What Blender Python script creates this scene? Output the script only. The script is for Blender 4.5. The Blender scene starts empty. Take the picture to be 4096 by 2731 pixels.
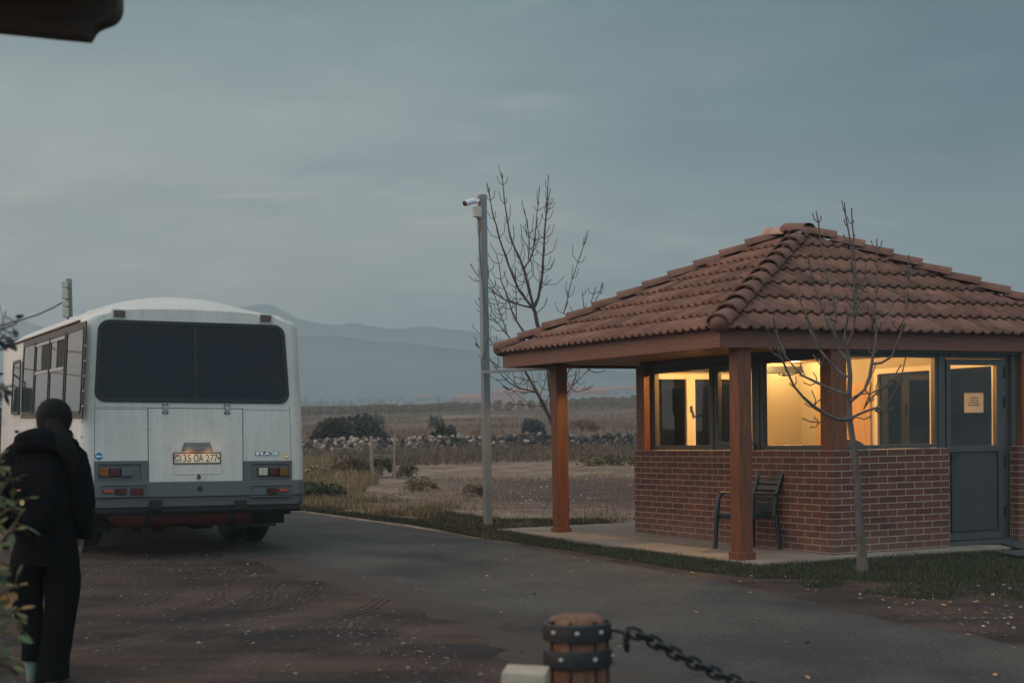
import bpy, bmesh, math, random
from mathutils import Vector, Matrix, noise
D = bpy.data; SC = bpy.context.scene; COL = SC.collection
random.seed(7)
# ---------------------------------------------------------------- camera, world, sun, exposure
H = 1.40; PITCH = -0.035; ROLL = -0.01746; FPX = 5698.0; SY = 582.2
def cam_axes():
    cp, sp = math.cos(PITCH), math.sin(PITCH); fwd = Vector((0, cp, sp)); right = Vector((1, 0, 0)); up = right.cross(fwd)
    cr, sr = math.cos(ROLL), math.sin(ROLL)
    return right*cr + up*sr, up*cr - right*sr, fwd
CR, CU, CF = cam_axes()
cam = D.cameras.new('camera'); co = D.objects.new('camera', cam); COL.objects.link(co); SC.camera = co
cam.lens = 50.05; cam.sensor_width = 36; cam.shift_y = SY/4096; cam.clip_start = .05; cam.clip_end = 30000
co.matrix_world = Matrix(((CR.x, CU.x, -CF.x, 0), (CR.y, CU.y, -CF.y, 0), (CR.z, CU.z, -CF.z, H), (0, 0, 0, 1)))
cam.dof.use_dof = True; cam.dof.focus_distance = 16.5; cam.dof.aperture_fstop = 3.2
SC.render.resolution_x = 1024; SC.render.resolution_y = 682
SC.view_settings.view_transform = 'Standard'; SC.view_settings.look = 'None'; SC.view_settings.exposure = 0; SC.view_settings.gamma = 1
try: SC.view_settings.use_curve_mapping = False
except Exception: pass
SC.render.engine = 'CYCLES'; SC.cycles.use_denoising = True
SC.cycles.max_bounces = 8; SC.cycles.transparent_max_bounces = 16; SC.cycles.volume_bounces = 0

SUN_AZ = math.radians(-72); SUN_EL = math.radians(4)      # low in the west, to the left of the camera
W = D.worlds.new("World"); SC.world = W; W.use_nodes = True
def world_nodes():
    nt = W.node_tree; nt.nodes.clear(); N = nt.nodes.new; L = nt.links.new
    out = N('ShaderNodeOutputWorld'); bg = N('ShaderNodeBackground'); L(bg.outputs[0], out.inputs[0])
    tc = N('ShaderNodeTexCoord')
    sky = N('ShaderNodeTexSky'); sky.sky_type = 'NISHITA'; sky.sun_disc = False
    sky.sun_elevation = SUN_EL; sky.sun_rotation = SUN_AZ; sky.air_density = 1.2; sky.dust_density = 2.0; sky.ozone_density = 2.0
    nm = N('ShaderNodeVectorMath'); nm.operation = 'NORMALIZE'; L(tc.outputs['Generated'], nm.inputs[0])
    sx = N('ShaderNodeSeparateXYZ'); L(nm.outputs[0], sx.inputs[0])
    def math_(op, a, b=None, clamp=False):
        m = N('ShaderNodeMath'); m.operation = op; m.use_clamp = clamp
        for i, q in enumerate((a, b)):
            if q is None: continue
            if isinstance(q, (int, float)): m.inputs[i].default_value = q
            else: L(q, m.inputs[i])
        return m.outputs[0]
    def ramp(fac, pts):
        r = N('ShaderNodeValToRGB'); L(fac, r.inputs[0]); e = r.color_ramp.elements
        r.color_ramp.interpolation = 'EASE'
        while len(e) < len(pts): e.new(.5)
        for k, (p, c) in zip(e, pts): k.position = p; k.color = (*c, 1)
        return r.outputs[0]
    def mix(fac, a, b, mode='MIX'):
        m = N('ShaderNodeMix'); m.data_type = 'RGBA'; m.blend_type = mode
        for s, q in ((m.inputs[0], fac), (m.inputs[6], a), (m.inputs[7], b)):
            if isinstance(q, (int, float)): s.default_value = q
            elif isinstance(q, tuple): s.default_value = (*q, 1)
            else: L(q, s)
        return m.outputs[2]
    # the cloud deck: colour by height above the horizon, then by compass direction (brighter towards the set sun; raised overhead and behind the camera to light the scene)
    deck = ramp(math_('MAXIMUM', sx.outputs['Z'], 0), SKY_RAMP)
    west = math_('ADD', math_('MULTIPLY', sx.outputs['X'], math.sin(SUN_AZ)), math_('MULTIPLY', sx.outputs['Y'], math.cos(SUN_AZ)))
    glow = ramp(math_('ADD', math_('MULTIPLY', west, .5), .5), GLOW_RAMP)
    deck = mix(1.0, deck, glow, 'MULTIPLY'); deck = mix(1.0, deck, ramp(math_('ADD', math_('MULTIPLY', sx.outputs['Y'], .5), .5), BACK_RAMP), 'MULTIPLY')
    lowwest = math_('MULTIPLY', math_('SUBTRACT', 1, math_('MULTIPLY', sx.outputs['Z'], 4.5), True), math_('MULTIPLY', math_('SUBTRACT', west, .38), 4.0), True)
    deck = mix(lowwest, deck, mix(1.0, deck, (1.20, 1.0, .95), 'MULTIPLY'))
    # streaky clouds on a plane overhead
    dz = math_('ADD', math_('MAXIMUM', sx.outputs['Z'], 0), .09)
    px = math_('DIVIDE', sx.outputs['X'], dz); py = math_('DIVIDE', sx.outputs['Y'], dz)
    cx = N('ShaderNodeCombineXYZ'); L(px, cx.inputs[0]); L(py, cx.inputs[1])
    mp = N('ShaderNodeMapping'); L(cx.outputs[0], mp.inputs[0]); mp.inputs['Scale'].default_value = (.62, .85, 1); mp.inputs['Rotation'].default_value = (0, 0, .35)
    mp.inputs['Location'].default_value = (CLX, CLY, 0)
    def noise_(scale, det, rough, dist):
        n = N('ShaderNodeTexNoise'); L(mp.outputs[0], n.inputs['Vector']); n.inputs['Scale'].default_value = scale; n.inputs['Detail'].default_value = det
        n.inputs['Roughness'].default_value = rough; n.inputs['Distortion'].default_value = dist; return n.outputs['Fac']
    n1 = noise_(.8, 5, .5, .5); n2 = noise_(2.6, 6, .55, .9)
    c1 = ramp(n1, [(.34, (.76, .86, .93)), (.50, (1.02, 1.02, 1.02)), (.64, (1.30, 1.21, 1.15))])
    c2 = ramp(n2, [(.36, (.91, .94, .96)), (.5, (1, 1, 1)), (.62, (1.06, 1.05, 1.04)), (.74, (1.34, 1.25, 1.18))])
    deck = mix(1.0, deck, c1, 'MULTIPLY'); deck = mix(1.0, deck, c2, 'MULTIPLY'); deck = mix(1.0, deck, ramp(noise_(4.6, 5, .5, .4), [(.52, (1, 1, 1)), (.60, (1.07, 1.05, 1.04)), (.72, (1.36, 1.24, 1.16))]), 'MULTIPLY')
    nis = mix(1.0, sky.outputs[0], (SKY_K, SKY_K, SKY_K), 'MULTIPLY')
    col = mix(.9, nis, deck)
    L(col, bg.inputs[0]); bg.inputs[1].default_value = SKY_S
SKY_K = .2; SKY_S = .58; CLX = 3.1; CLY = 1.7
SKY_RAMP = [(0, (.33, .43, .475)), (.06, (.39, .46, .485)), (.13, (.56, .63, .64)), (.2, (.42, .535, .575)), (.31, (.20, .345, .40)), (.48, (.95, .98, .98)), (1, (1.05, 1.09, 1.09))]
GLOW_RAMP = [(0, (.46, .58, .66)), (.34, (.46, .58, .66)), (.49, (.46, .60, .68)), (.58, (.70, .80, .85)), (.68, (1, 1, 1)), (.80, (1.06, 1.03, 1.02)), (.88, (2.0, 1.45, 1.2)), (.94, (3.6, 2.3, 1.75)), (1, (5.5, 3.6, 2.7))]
BACK_RAMP = [(0, (4.4, 3.9, 3.6)), (.36, (4.1, 3.7, 3.45)), (.55, (1.4, 1.35, 1.3)), (.75, (1, 1, 1))]  # extra brightness added to the unseen sky behind the camera, lights the bus rear
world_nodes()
sun = D.lights.new('sun', 'SUN'); sun.energy = .45; sun.angle = math.radians(35); sun.color = (1, .80, .66)
so = D.objects.new('sun', sun); COL.objects.link(so)
sd = Vector((math.sin(SUN_AZ)*math.cos(math.radians(9)), math.cos(SUN_AZ)*math.cos(math.radians(9)), math.sin(math.radians(9))))
so.rotation_euler = sd.to_track_quat('Z', 'Y').to_euler(); so.location = sd*50

# ---------------------------------------------------------------- measuring helpers (photo pixels on a 2352 wide picture)
S_ = 4096/2352
def ray(x, y):
    a = (x*S_-2048)/FPX; b = (y*S_-1365.5-SY)/FPX
    return CR*a - CU*b + CF
CAM = Vector((0, 0, H))
def at(x, y, Y):
    v = ray(x, y); return CAM + v*(Y/v.y)
def smooth(a, b, t):
    t = min(1, max(0, (t-a)/(b-a))); return t*t*(3-2*t)
PROF = [(-60, -.95), (22, .196), (60, .85), (105, 1.9), (200, 4.6), (250, 5.9), (300, 8.3), (330, 9.2), (450, 10.6), (700, 13), (9000, 40)]
def g(x, y):
    """terrain height"""
    if y < 22: z = .014*(y-8)
    else:
        z = PROF[-1][1]
        for (a, za), (b, zb) in zip(PROF, PROF[1:]):
            if a <= y <= b: z = za+(zb-za)*(y-a)/(b-a); break
    tilt = -.012*(x+3)*(1-smooth(22, 60, y)) if abs(x) < 60 else -.012*(math.copysign(60, x)+3)*(1-smooth(22, 60, y))
    if y > 180: z += smooth(180, 300, y)*max(-1, min(1, (x-5)/60))*1.3
    dx, dy = x-3.5118, y-15.5908; v_ = dx*.89603+dy*.44400; u_ = -dx*.44400+dy*.89603      # levelled dip the kiosk stands in
    z -= .062*(1-smooth(.1, 2.0, max(-1.3-v_, v_-4.4, 0)))*(1-smooth(.1, 2.0, max(-.4-u_, u_-5.9, 0)))*smooth(-1, 3.5, u_)
    return z + tilt
def gnd(x, y):
    """the point of the ground seen at a pixel"""
    v = ray(x, y); lo, hi = .5, 5000; t = lo
    while t < hi:
        p = CAM+v*t
        if p.z < g(p.x, p.y): break
        t *= 1.01
    a, b = t/1.01, t
    for _ in range(30):
        m = (a+b)/2; p = CAM+v*m
        if p.z < g(p.x, p.y): b = m
        else: a = m
    p = CAM+v*b; return Vector((p.x, p.y, g(p.x, p.y)))
# ---------------------------------------------------------------- materials
def M(name, col, rough=.7, var=.12, scale=6, bump=0, bscale=60, metal=0, spec=.5, coat=0, col2=None, stretch=(1, 1, 1), tint=False, detail=5, dirt=0, emit=None, estr=0, trans=0):
    m = D.materials.new(name); m.use_nodes = True; nt = m.node_tree; N = nt.nodes.new; L = nt.links.new
    b = nt.nodes['Principled BSDF']; tc = N('ShaderNodeTexCoord'); mp = N('ShaderNodeMapping'); L(tc.outputs['Object'], mp.inputs[0]); mp.inputs['Scale'].default_value = stretch
    n = N('ShaderNodeTexNoise'); n.inputs['Scale'].default_value = scale; n.inputs['Detail'].default_value = detail; n.inputs['Roughness'].default_value = .6; L(mp.outputs[0], n.inputs['Vector'])
    r = N('ShaderNodeValToRGB'); L(n.outputs['Fac'], r.inputs[0]); e = r.color_ramp.elements; e[0].position = .33; e[1].position = .67
    c2 = col2 if col2 else tuple(min(1, c*(1+var)) for c in col); c1 = col if col2 else tuple(c*(1-var) for c in col)
    e[0].color = (*c1, 1); e[1].color = (*c2, 1); src = r.outputs[0]
    if tint:
        a = N('ShaderNodeAttribute'); a.attribute_name = 'tint'; x = N('ShaderNodeMix'); x.data_type = 'RGBA'; x.blend_type = 'MULTIPLY'; x.inputs[0].default_value = 1
        L(src, x.inputs[6]); L(a.outputs['Color'], x.inputs[7]); src = x.outputs[2]
    if dirt:
        n3 = N('ShaderNodeTexNoise'); n3.inputs['Scale'].default_value = scale*9; n3.inputs['Detail'].default_value = 3; L(tc.outputs['Object'], n3.inputs['Vector'])
        r3 = N('ShaderNodeValToRGB'); L(n3.outputs['Fac'], r3.inputs[0]); r3.color_ramp.elements[0].position = .58; r3.color_ramp.elements[1].position = .78
        x = N('ShaderNodeMix'); x.data_type = 'RGBA'; L(src, x.inputs[6]); x.inputs[7].default_value = (col[0]*.45, col[1]*.42, col[2]*.38, 1)
        mm = N('ShaderNodeMath'); mm.operation = 'MULTIPLY'; L(r3.outputs[0], mm.inputs[0]); mm.inputs[1].default_value = dirt; L(mm.outputs[0], x.inputs[0]); src = x.outputs[2]
    L(src, b.inputs['Base Color']); b.inputs['Roughness'].default_value = rough; b.inputs['Metallic'].default_value = metal
    b.inputs['Specular IOR Level'].default_value = spec; b.inputs['Coat Weight'].default_value = coat; b.inputs['Coat Roughness'].default_value = .08
    if bump:
        n2 = N('ShaderNodeTexNoise'); n2.inputs['Scale'].default_value = bscale; n2.inputs['Detail'].default_value = 4; L(mp.outputs[0], n2.inputs['Vector'])
        bp = N('ShaderNodeBump'); bp.inputs['Strength'].default_value = bump; bp.inputs['Distance'].default_value = .02; L(n2.outputs['Fac'], bp.inputs['Height']); L(bp.outputs[0], b.inputs['Normal'])
    if emit: b.inputs['Emission Color'].default_value = (*emit, 1); b.inputs['Emission Strength'].default_value = estr
    if trans: b.inputs['Transmission Weight'].default_value = trans
    return m
def glass_mat(name, tintc=(1, 1, 1), boost=1.0, rough=.01):
    m = D.materials.new(name); m.use_nodes = True; nt = m.node_tree; nt.nodes.clear(); N = nt.nodes.new; L = nt.links.new
    o = N('ShaderNodeOutputMaterial'); t = N('ShaderNodeBsdfTransparent'); t.inputs[0].default_value = (*tintc, 1); gl = N('ShaderNodeBsdfGlossy'); gl.inputs['Roughness'].default_value = rough
    f = N('ShaderNodeFresnel'); f.inputs[0].default_value = 1.5; mm = N('ShaderNodeMath'); mm.operation = 'MULTIPLY'; mm.use_clamp = True; mm.inputs[1].default_value = boost
    geo = N('ShaderNodeNewGeometry'); sb = N('ShaderNodeMath'); sb.operation = 'SUBTRACT'; sb.inputs[0].default_value = 1; L(geo.outputs['Backfacing'], sb.inputs[1]); m2 = N('ShaderNodeMath'); m2.operation = 'MULTIPLY'; L(f.outputs[0], m2.inputs[0]); L(sb.outputs[0], m2.inputs[1])
    L(m2.outputs[0], mm.inputs[0]); x = N('ShaderNodeMixShader'); L(mm.outputs[0], x.inputs[0]); L(t.outputs[0], x.inputs[1]); L(gl.outputs[0], x.inputs[2]); L(x.outputs[0], o.inputs[0])
    return m
# ---------------------------------------------------------------- mesh builder
class MB:
    def __init__(s): s.v = []; s.f = []; s.t = []; s.sm = []; s.mi = []; s.cur = (1, 1, 1); s.smooth = False; s.mat = 0
    def add(s, vs, fs, smooth=None):
        k = len(s.v); s.v += [tuple(v) for v in vs]
        for f in fs: s.f.append(tuple(i+k for i in f)); s.t.append(s.cur); s.sm.append(s.smooth if smooth is None else smooth); s.mi.append(s.mat)
    def box(s, lo, hi, mat=None):
        x0, y0, z0 = lo; x1, y1, z1 = hi
        vs = [(x0, y0, z0), (x1, y0, z0), (x1, y1, z0), (x0, y1, z0), (x0, y0, z1), (x1, y0, z1), (x1, y1, z1), (x0, y1, z1)]
        if mat is not None: vs = [mat @ Vector(v) for v in vs]
        s.add(vs, [(0, 3, 2, 1), (4, 5, 6, 7), (0, 1, 5, 4), (1, 2, 6, 5), (2, 3, 7, 6), (3, 0, 4, 7)], False)
    def bar(s, a, b, w, h, up=(0, 0, 1)):
        a = Vector(a); b = Vector(b); d = (b-a); ln = d.length; d.normalize(); r = d.cross(Vector(up))
        if r.length < 1e-4: r = Vector((1, 0, 0))
        r.normalize(); u = r.cross(d)
        m = Matrix(((r.x, d.x, u.x, a.x), (r.y, d.y, u.y, a.y), (r.z, d.z, u.z, a.z), (0, 0, 0, 1)))
        s.box((-w/2, 0, -h/2), (w/2, ln, h/2), m)
    def tube(s, pts, rad, n=8, caps=True):
        pts = [Vector(p) for p in pts]; m = len(pts); rad = rad if isinstance(rad, (list, tuple)) else [rad]*m
        rings = []; u = None
        for i, p in enumerate(pts):
            d = (pts[min(i+1, m-1)]-pts[max(i-1, 0)]); d.normalize()
            if u is None:
                u = d.orthogonal(); u.normalize()
            else:
                u = u - d*u.dot(d)
                if u.length < 1e-5: u = d.orthogonal()
                u.normalize()
            w = d.cross(u)
            rings.append([p+(u*math.cos(2*math.pi*k/n)+w*math.sin(2*math.pi*k/n))*rad[i] for k in range(n)])
        s.loft(rings, caps, True)
    def loft(s, rings, caps=True, smooth=True):
        n = len(rings[0]); vs = [v for r in rings for v in r]; fs = []
        for i in range(len(rings)-1):
            for k in range(n):
                a = i*n+k; b = i*n+(k+1) % n; fs.append((a, b, b+n, a+n))
        s.add(vs, fs, smooth)
        if caps:
            s.add(rings[0], [tuple(range(n-1, -1, -1))], False); s.add(rings[-1], [tuple(range(n))], False)
    def prism(s, poly, fn, d0, d1):
        """poly: list of (a,b); fn(a,b,d) -> point"""
        n = len(poly); A = [fn(a, b, d0) for a, b in poly]; B = [fn(a, b, d1) for a, b in poly]
        s.add(A+B, [tuple(range(n))[::-1], tuple(range(n, 2*n))]+[(k, (k+1) % n, n+(k+1) % n, n+k) for k in range(n)], False)
    def sphere(s, c, r, seg=10, ring=7, sc=(1, 1, 1)):
        rings = []
        for i in range(1, ring):
            th = math.pi*i/ring
            rings.append([(c[0]+r*sc[0]*math.sin(th)*math.cos(2*math.pi*k/seg), c[1]+r*sc[1]*math.sin(th)*math.sin(2*math.pi*k/seg), c[2]-r*sc[2]*math.cos(th)) for k in range(seg)])
        k = len(rings)*seg; vs = [v for q in rings for v in q]+[(c[0], c[1], c[2]-r*sc[2]), (c[0], c[1], c[2]+r*sc[2])]; fs = []
        for i in range(len(rings)-1):
            for j in range(seg):
                a = i*seg+j; b = i*seg+(j+1) % seg; fs.append((a, b, b+seg, a+seg))
        for j in range(seg):
            fs.append((k, (j+1) % seg, j)); fs.append((k+1, (len(rings)-1)*seg+j, (len(rings)-1)*seg+(j+1) % seg))
        s.add(vs, fs, True)
    def disc(s, c, r, fn, n=20, d0=0, d1=.01):
        s.prism([(c[0]+r*math.cos(2*math.pi*k/n), c[1]+r*math.sin(2*math.pi*k/n)) for k in range(n)], fn, d0, d1)
    def build(s, name, mat, parent=None, bevel=0, subsurf=0, recalc=True):
        me = D.meshes.new(name); me.from_pydata(s.v, [], s.f); me.update()
        me.polygons.foreach_set('use_smooth', s.sm)
        if any(t != (1, 1, 1) for t in s.t):
            a = me.color_attributes.new('tint', 'FLOAT_COLOR', 'CORNER'); buf = []
            for p, t in zip(me.polygons, s.t): buf += [t[0], t[1], t[2], 1.0]*p.loop_total
            a.data.foreach_set('color', buf)
        else:
            a = me.color_attributes.new('tint', 'FLOAT_COLOR', 'POINT'); a.data.foreach_set('color', [1.0]*4*len(me.vertices))
        mats = mat if isinstance(mat, (list, tuple)) else [mat]
        for q in mats: me.materials.append(q)
        if len(mats) > 1: me.polygons.foreach_set('material_index', s.mi)
        if recalc and len(s.f) < 60000:
            bm = bmesh.new(); bm.from_mesh(me); bmesh.ops.recalc_face_normals(bm, faces=bm.faces); bm.to_mesh(me); bm.free()
        o = D.objects.new(name, me); COL.objects.link(o)
        if parent: o.parent = parent
        if bevel:
            b = o.modifiers.new('bevel', 'BEVEL'); b.width = bevel; b.segments = 2; b.limit_method = 'ANGLE'; b.angle_limit = math.radians(40)
        if subsurf:
            b = o.modifiers.new('sub', 'SUBSURF'); b.levels = subsurf; b.render_levels = subsurf
        return o
def root(name, label, cat, loc=(0, 0, 0), rz=0, group=None):
    o = D.objects.new(name, None); COL.objects.link(o); o.location = loc; o.rotation_euler = (0, 0, rz); o.empty_display_size = .2
    o['label'] = label; o['category'] = cat
    if group: o['group'] = group
    return o
def tag(o, label, cat, group=None, kind=None):
    o['label'] = label; o['category'] = cat
    if group: o['group'] = group
    if kind: o['kind'] = kind
    return o
def struct(o, kind='structure'): o['kind'] = kind; return o
def text_mesh(txt, size, cx=True, font_scale_x=1.0, bold=0.0):
    c = D.curves.new('txt', 'FONT'); c.body = txt; c.size = size; c.offset = bold; c.align_x = 'CENTER' if cx else 'LEFT'; c.align_y = 'CENTER'
    o = D.objects.new('txt', c); COL.objects.link(o); dg = bpy.context.evaluated_depsgraph_get(); dg.update()
    me = D.meshes.new_from_object(o.evaluated_get(dg)); vs = [(v.co.x*font_scale_x, v.co.y) for v in me.vertices]; fs = [tuple(p.vertices) for p in me.polygons]
    D.objects.remove(o); D.curves.remove(c); D.meshes.remove(me); return vs, fs
def rrect(x0, y0, x1, y1, r, n=5):
    p = []
    for cx, cy, a0 in ((x1-r, y1-r, 0), (x0+r, y1-r, 90), (x0+r, y0+r, 180), (x1-r, y0+r, 270)):
        for k in range(n+1):
            a = math.radians(a0+90*k/n); p.append((cx+r*math.cos(a), cy+r*math.sin(a)))
    return p
def ring_prism(mb, outer, inner, fn, d0, d1):
    n = len(outer); A = [fn(a, b, d0) for a, b in outer]; B = [fn(a, b, d0) for a, b in inner]; C_ = [fn(a, b, d1) for a, b in outer]; E_ = [fn(a, b, d1) for a, b in inner]
    fs = []
    for k in range(n):
        j = (k+1) % n; fs += [(k, j, n+j, n+k), (2*n+k, 3*n+k, 3*n+j, 2*n+j), (k, 2*n+k, 2*n+j, j), (n+k, n+j, 3*n+j, 3*n+k)]
    mb.add(A+B+C_+E_, fs, False)
# ================================================================ KIOSK
KX, KY, KT = 3.5118, 15.5908, .46006
KD1 = Vector((-math.sin(KT), math.cos(KT), 0)); KD2 = Vector((math.cos(KT), math.sin(KT), 0)); KO = Vector((KX, KY, 0))
def kl(p): q = p-KO; return Vector((q.dot(KD2), q.dot(KD1), p.z))     # world -> (v, u, z)
def kw(v, u, z): return KO+KD2*v+KD1*u+Vector((0, 0, z))
def lv(x, y, v): r = ray(x, y); t = (v-(CAM-KO).dot(KD2))/r.dot(KD2); return kl(CAM+r*t)
def lu(x, y, u): r = ray(x, y); t = (u-(CAM-KO).dot(KD1))/r.dot(KD1); return kl(CAM+r*t)
def brick_mat(name):
    m = D.materials.new(name); m.use_nodes = True; nt = m.node_tree; N = nt.nodes.new; L = nt.links.new; b = nt.nodes['Principled BSDF']
    tc = N('ShaderNodeTexCoord'); s = N('ShaderNodeSeparateXYZ'); L(tc.outputs['Object'], s.inputs[0])
    # run round the corner: along y on the left wall (x about 0), along x elsewhere
    geo = N('ShaderNodeNewGeometry'); 
    vt = N('ShaderNodeVectorTransform'); vt.vector_type = 'NORMAL'; vt.convert_from = 'WORLD'; vt.convert_to = 'OBJECT'; L(geo.outputs['True Normal'], vt.inputs[0])
    sn = N('ShaderNodeSeparateXYZ'); L(vt.outputs[0], sn.inputs[0]); ab = N('ShaderNodeMath'); ab.operation = 'ABSOLUTE'; L(sn.outputs[0], ab.inputs[0])
    gt = N('ShaderNodeMath'); gt.operation = 'GREATER_THAN'; L(ab.outputs[0], gt.inputs[0]); gt.inputs[1].default_value = .5
    mx = N('ShaderNodeMix'); mx.data_type = 'FLOAT'; L(gt.outputs[0], mx.inputs[0])
    o1 = N('ShaderNodeMath'); o1.operation = 'ADD'; L(s.outputs[0], o1.inputs[0]); o1.inputs[1].default_value = 13.0
    o2 = N('ShaderNodeMath'); o2.operation = 'ADD'; L(s.outputs[1], o2.inputs[0]); o2.inputs[1].default_value = 13.03
    L(o1.outputs[0], mx.inputs[2]); L(o2.outputs[0], mx.inputs[3])
    oz = N('ShaderNodeMath'); oz.operation = 'ADD'; L(s.outputs[2], oz.inputs[0]); oz.inputs[1].default_value = 1.5-.1386-.005
    cb = N('ShaderNodeCombineXYZ'); L(mx.outputs[0], cb.inputs[0]); L(oz.outputs[0], cb.inputs[1])
    nd = N('ShaderNodeTexNoise'); nd.inputs['Scale'].default_value = 9; L(tc.outputs['Object'], nd.inputs['Vector'])
    va = N('ShaderNodeVectorMath'); va.operation = 'MULTIPLY_ADD'; L(nd.outputs['Color'], va.inputs[0]); va.inputs[1].default_value = (.004, .004, 0); L(cb.outputs[0], va.inputs[2])
    br = N('ShaderNodeTexBrick'); L(va.outputs[0], br.inputs['Vector']); br.inputs['Scale'].default_value = 1; br.inputs['Brick Width'].default_value = .26; br.inputs['Row Height'].default_value = .075
    br.inputs['Mortar Size'].default_value = .0045; br.inputs['Mortar Smooth'].default_value = .25; br.inputs['Bias'].default_value = -.1
    br.inputs['Color1'].default_value = (.135, .046, .028, 1); br.inputs['Color2'].default_value = (.082, .033, .023, 1); br.inputs['Mortar'].default_value = (.38, .31, .26, 1)
    n = N('ShaderNodeTexNoise'); n.inputs['Scale'].default_value = 3.5; n.inputs['Detail'].default_value = 6; L(tc.outputs['Object'], n.inputs['Vector'])
    r = N('ShaderNodeValToRGB'); L(n.outputs['Fac'], r.inputs[0]); r.color_ramp.elements[0].position = .3; r.color_ramp.elements[1].position = .72; r.color_ramp.elements[0].color = (.72, .72, .74, 1); r.color_ramp.elements[1].color = (1.2, 1.15, 1.1, 1)
    x = N('ShaderNodeMix'); x.data_type = 'RGBA'; x.blend_type = 'MULTIPLY'; x.inputs[0].default_value = 1; L(br.outputs['Color'], x.inputs[6]); L(r.outputs[0], x.inputs[7])
    # dust at the foot of the wall, splashed by rain
    dz = N('ShaderNodeMapRange'); L(s.outputs[2], dz.inputs[0]); dz.inputs[1].default_value = .05; dz.inputs[2].default_value = .42; dz.inputs[3].default_value = .34; dz.inputs[4].default_value = 0
    dm = N('ShaderNodeMath'); dm.operation = 'MULTIPLY'; L(dz.outputs[0], dm.inputs[0]); L(n.outputs['Fac'], dm.inputs[1])
    x2 = N('ShaderNodeMix'); x2.data_type = 'RGBA'; L(dm.outputs[0], x2.inputs[0]); L(x.outputs[2], x2.inputs[6]); x2.inputs[7].default_value = (.23, .17, .14, 1)
    L(x2.outputs[2], b.inputs['Base Color']); b.inputs['Roughness'].default_value = .75; b.inputs['Specular IOR Level'].default_value = .35
    n2 = N('ShaderNodeTexNoise'); n2.inputs['Scale'].default_value = 90; L(tc.outputs['Object'], n2.inputs['Vector'])
    hm = N('ShaderNodeMath'); hm.operation = 'MULTIPLY_ADD'; L(br.outputs['Fac'], hm.inputs[0]); hm.inputs[1].default_value = -1; L(n2.outputs['Fac'], hm.inputs[2])
    bp = N('ShaderNodeBump'); bp.inputs['Strength'].default_value = .6; bp.inputs['Distance'].default_value = .006; L(hm.outputs[0], bp.inputs['Height']); L(bp.outputs[0], b.inputs['Normal'])
    return m
MT = {}
MT['brick'] = brick_mat('brick')
MT['post'] = M('stained_wood_post', (.085, .023, .010), .5, scale=5, col2=(.20, .058, .020), stretch=(9, 9, .7), bump=.25, bscale=14, spec=.45, dirt=.5)
MT['fascia'] = M('stained_fascia', (.11, .035, .020), .55, scale=4, col2=(.18, .062, .036), stretch=(1.2, 1.2, 14), bump=.2, bscale=10, dirt=.4)
MT['soffit'] = M('soffit_boards', (.17, .075, .028), .45, scale=5, col2=(.30, .14, .052), stretch=(14, .8, 1), bump=.35, bscale=7)
MT['tile'] = M('clay_tile', (.125, .06, .044), .8, scale=5, col2=(.205, .105, .077), bump=.3, bscale=45, tint=True, dirt=.6, spec=.2)
MT['frame'] = M('grey_frame', (.055, .052, .053), .45, .1, bump=.04, bscale=200)
MT['doorpanel'] = M('grey_door_panel', (.036, .036, .038), .5, .12, scale=3, stretch=(12, 12, .5))
MT['black'] = M('black_plastic', (.012, .012, .013), .4)
MT['plaster'] = M('cream_plaster', (.44, .39, .29), .8, .05, scale=2)
MT['pvc'] = M('white_window_frame', (.70, .66, .58), .35, .03)
MT['oak'] = M('oak_door', (.46, .27, .12), .5, scale=4, col2=(.60, .38, .18), stretch=(16, 16, .8))
MT['floor'] = M('tile_floor', (.25, .22, .19), .4)
MT['glass'] = glass_mat('window_glass', (.93, .95, .93), 1.0)
MT['backglass'] = glass_mat('rear_window_glass', (.22, .20, .18), .9)
MT['lamp'] = M('lamp_diffuser', (.9, .8, .6), emit=(1, .66, .27), estr=9)
MT['paper'] = M('paper', (.72, .62, .48), .8, .03)
def paper_nodes():
    nt = MT['paper'].node_tree; o = nt.nodes['Material Output']; b = nt.nodes['Principled BSDF']; t = nt.nodes.new('ShaderNodeBsdfTranslucent'); t.inputs[0].default_value = (.85, .72, .52, 1); x = nt.nodes.new('ShaderNodeMixShader'); x.inputs[0].default_value = .6
    nt.links.new(b.outputs[0], x.inputs[1]); nt.links.new(t.outputs[0], x.inputs[2]); nt.links.new(x.outputs[0], o.inputs[0])
paper_nodes()
MT['ink'] = M('ink', (.05, .045, .05), .8)
MT['leather'] = M('brown_leather', (.055, .024, .012), .3, .2, bump=.2, bscale=80)
kiosk = root('guard_kiosk', 'small brick guard kiosk with a tiled hip roof and lit windows', 'kiosk', (KX, KY, 0), KT)
Z0, ZT, ZH, ZS = .0, 1.194, 2.245, 2.335
V2 = 3.1; U2 = 4.16
def kbox(name, mat, lo, hi, bevel=0, parent=kiosk):
    m = MB(); m.box(lo, hi); return m.build(name, mat, parent, bevel)
# brick dado: one mesh (v, u, z)
m = MB()
m.box((0, 0, -.1), (.14, U2, ZT)); m.box((.14, 0, -.1), (1.69, .13, ZT-.001)); m.box((2.765, 0, -.1), (V2, .13, ZT-.001))
m.box((.14, U2-.13, -.1), (V2, U2, ZT-.001)); m.box((V2-.13, .13, -.1), (V2, U2-.13, ZT-.002))
m.build('brick_wall', MT['brick'], kiosk)
# timber posts of the walls
WP = []
for v0, u0 in ((.025, .03), (.025, 3.93), (2.86, .03), (2.86, 3.93)):
    kbox('timber_post', MT['post'], (v0, u0, ZT), (v0+.21, u0+.2, ZS), .006)
kbox('timber_post', MT['post'], (2.86, .035, ZT+.002), (2.862, .2, ZS)) if False else None
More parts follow.
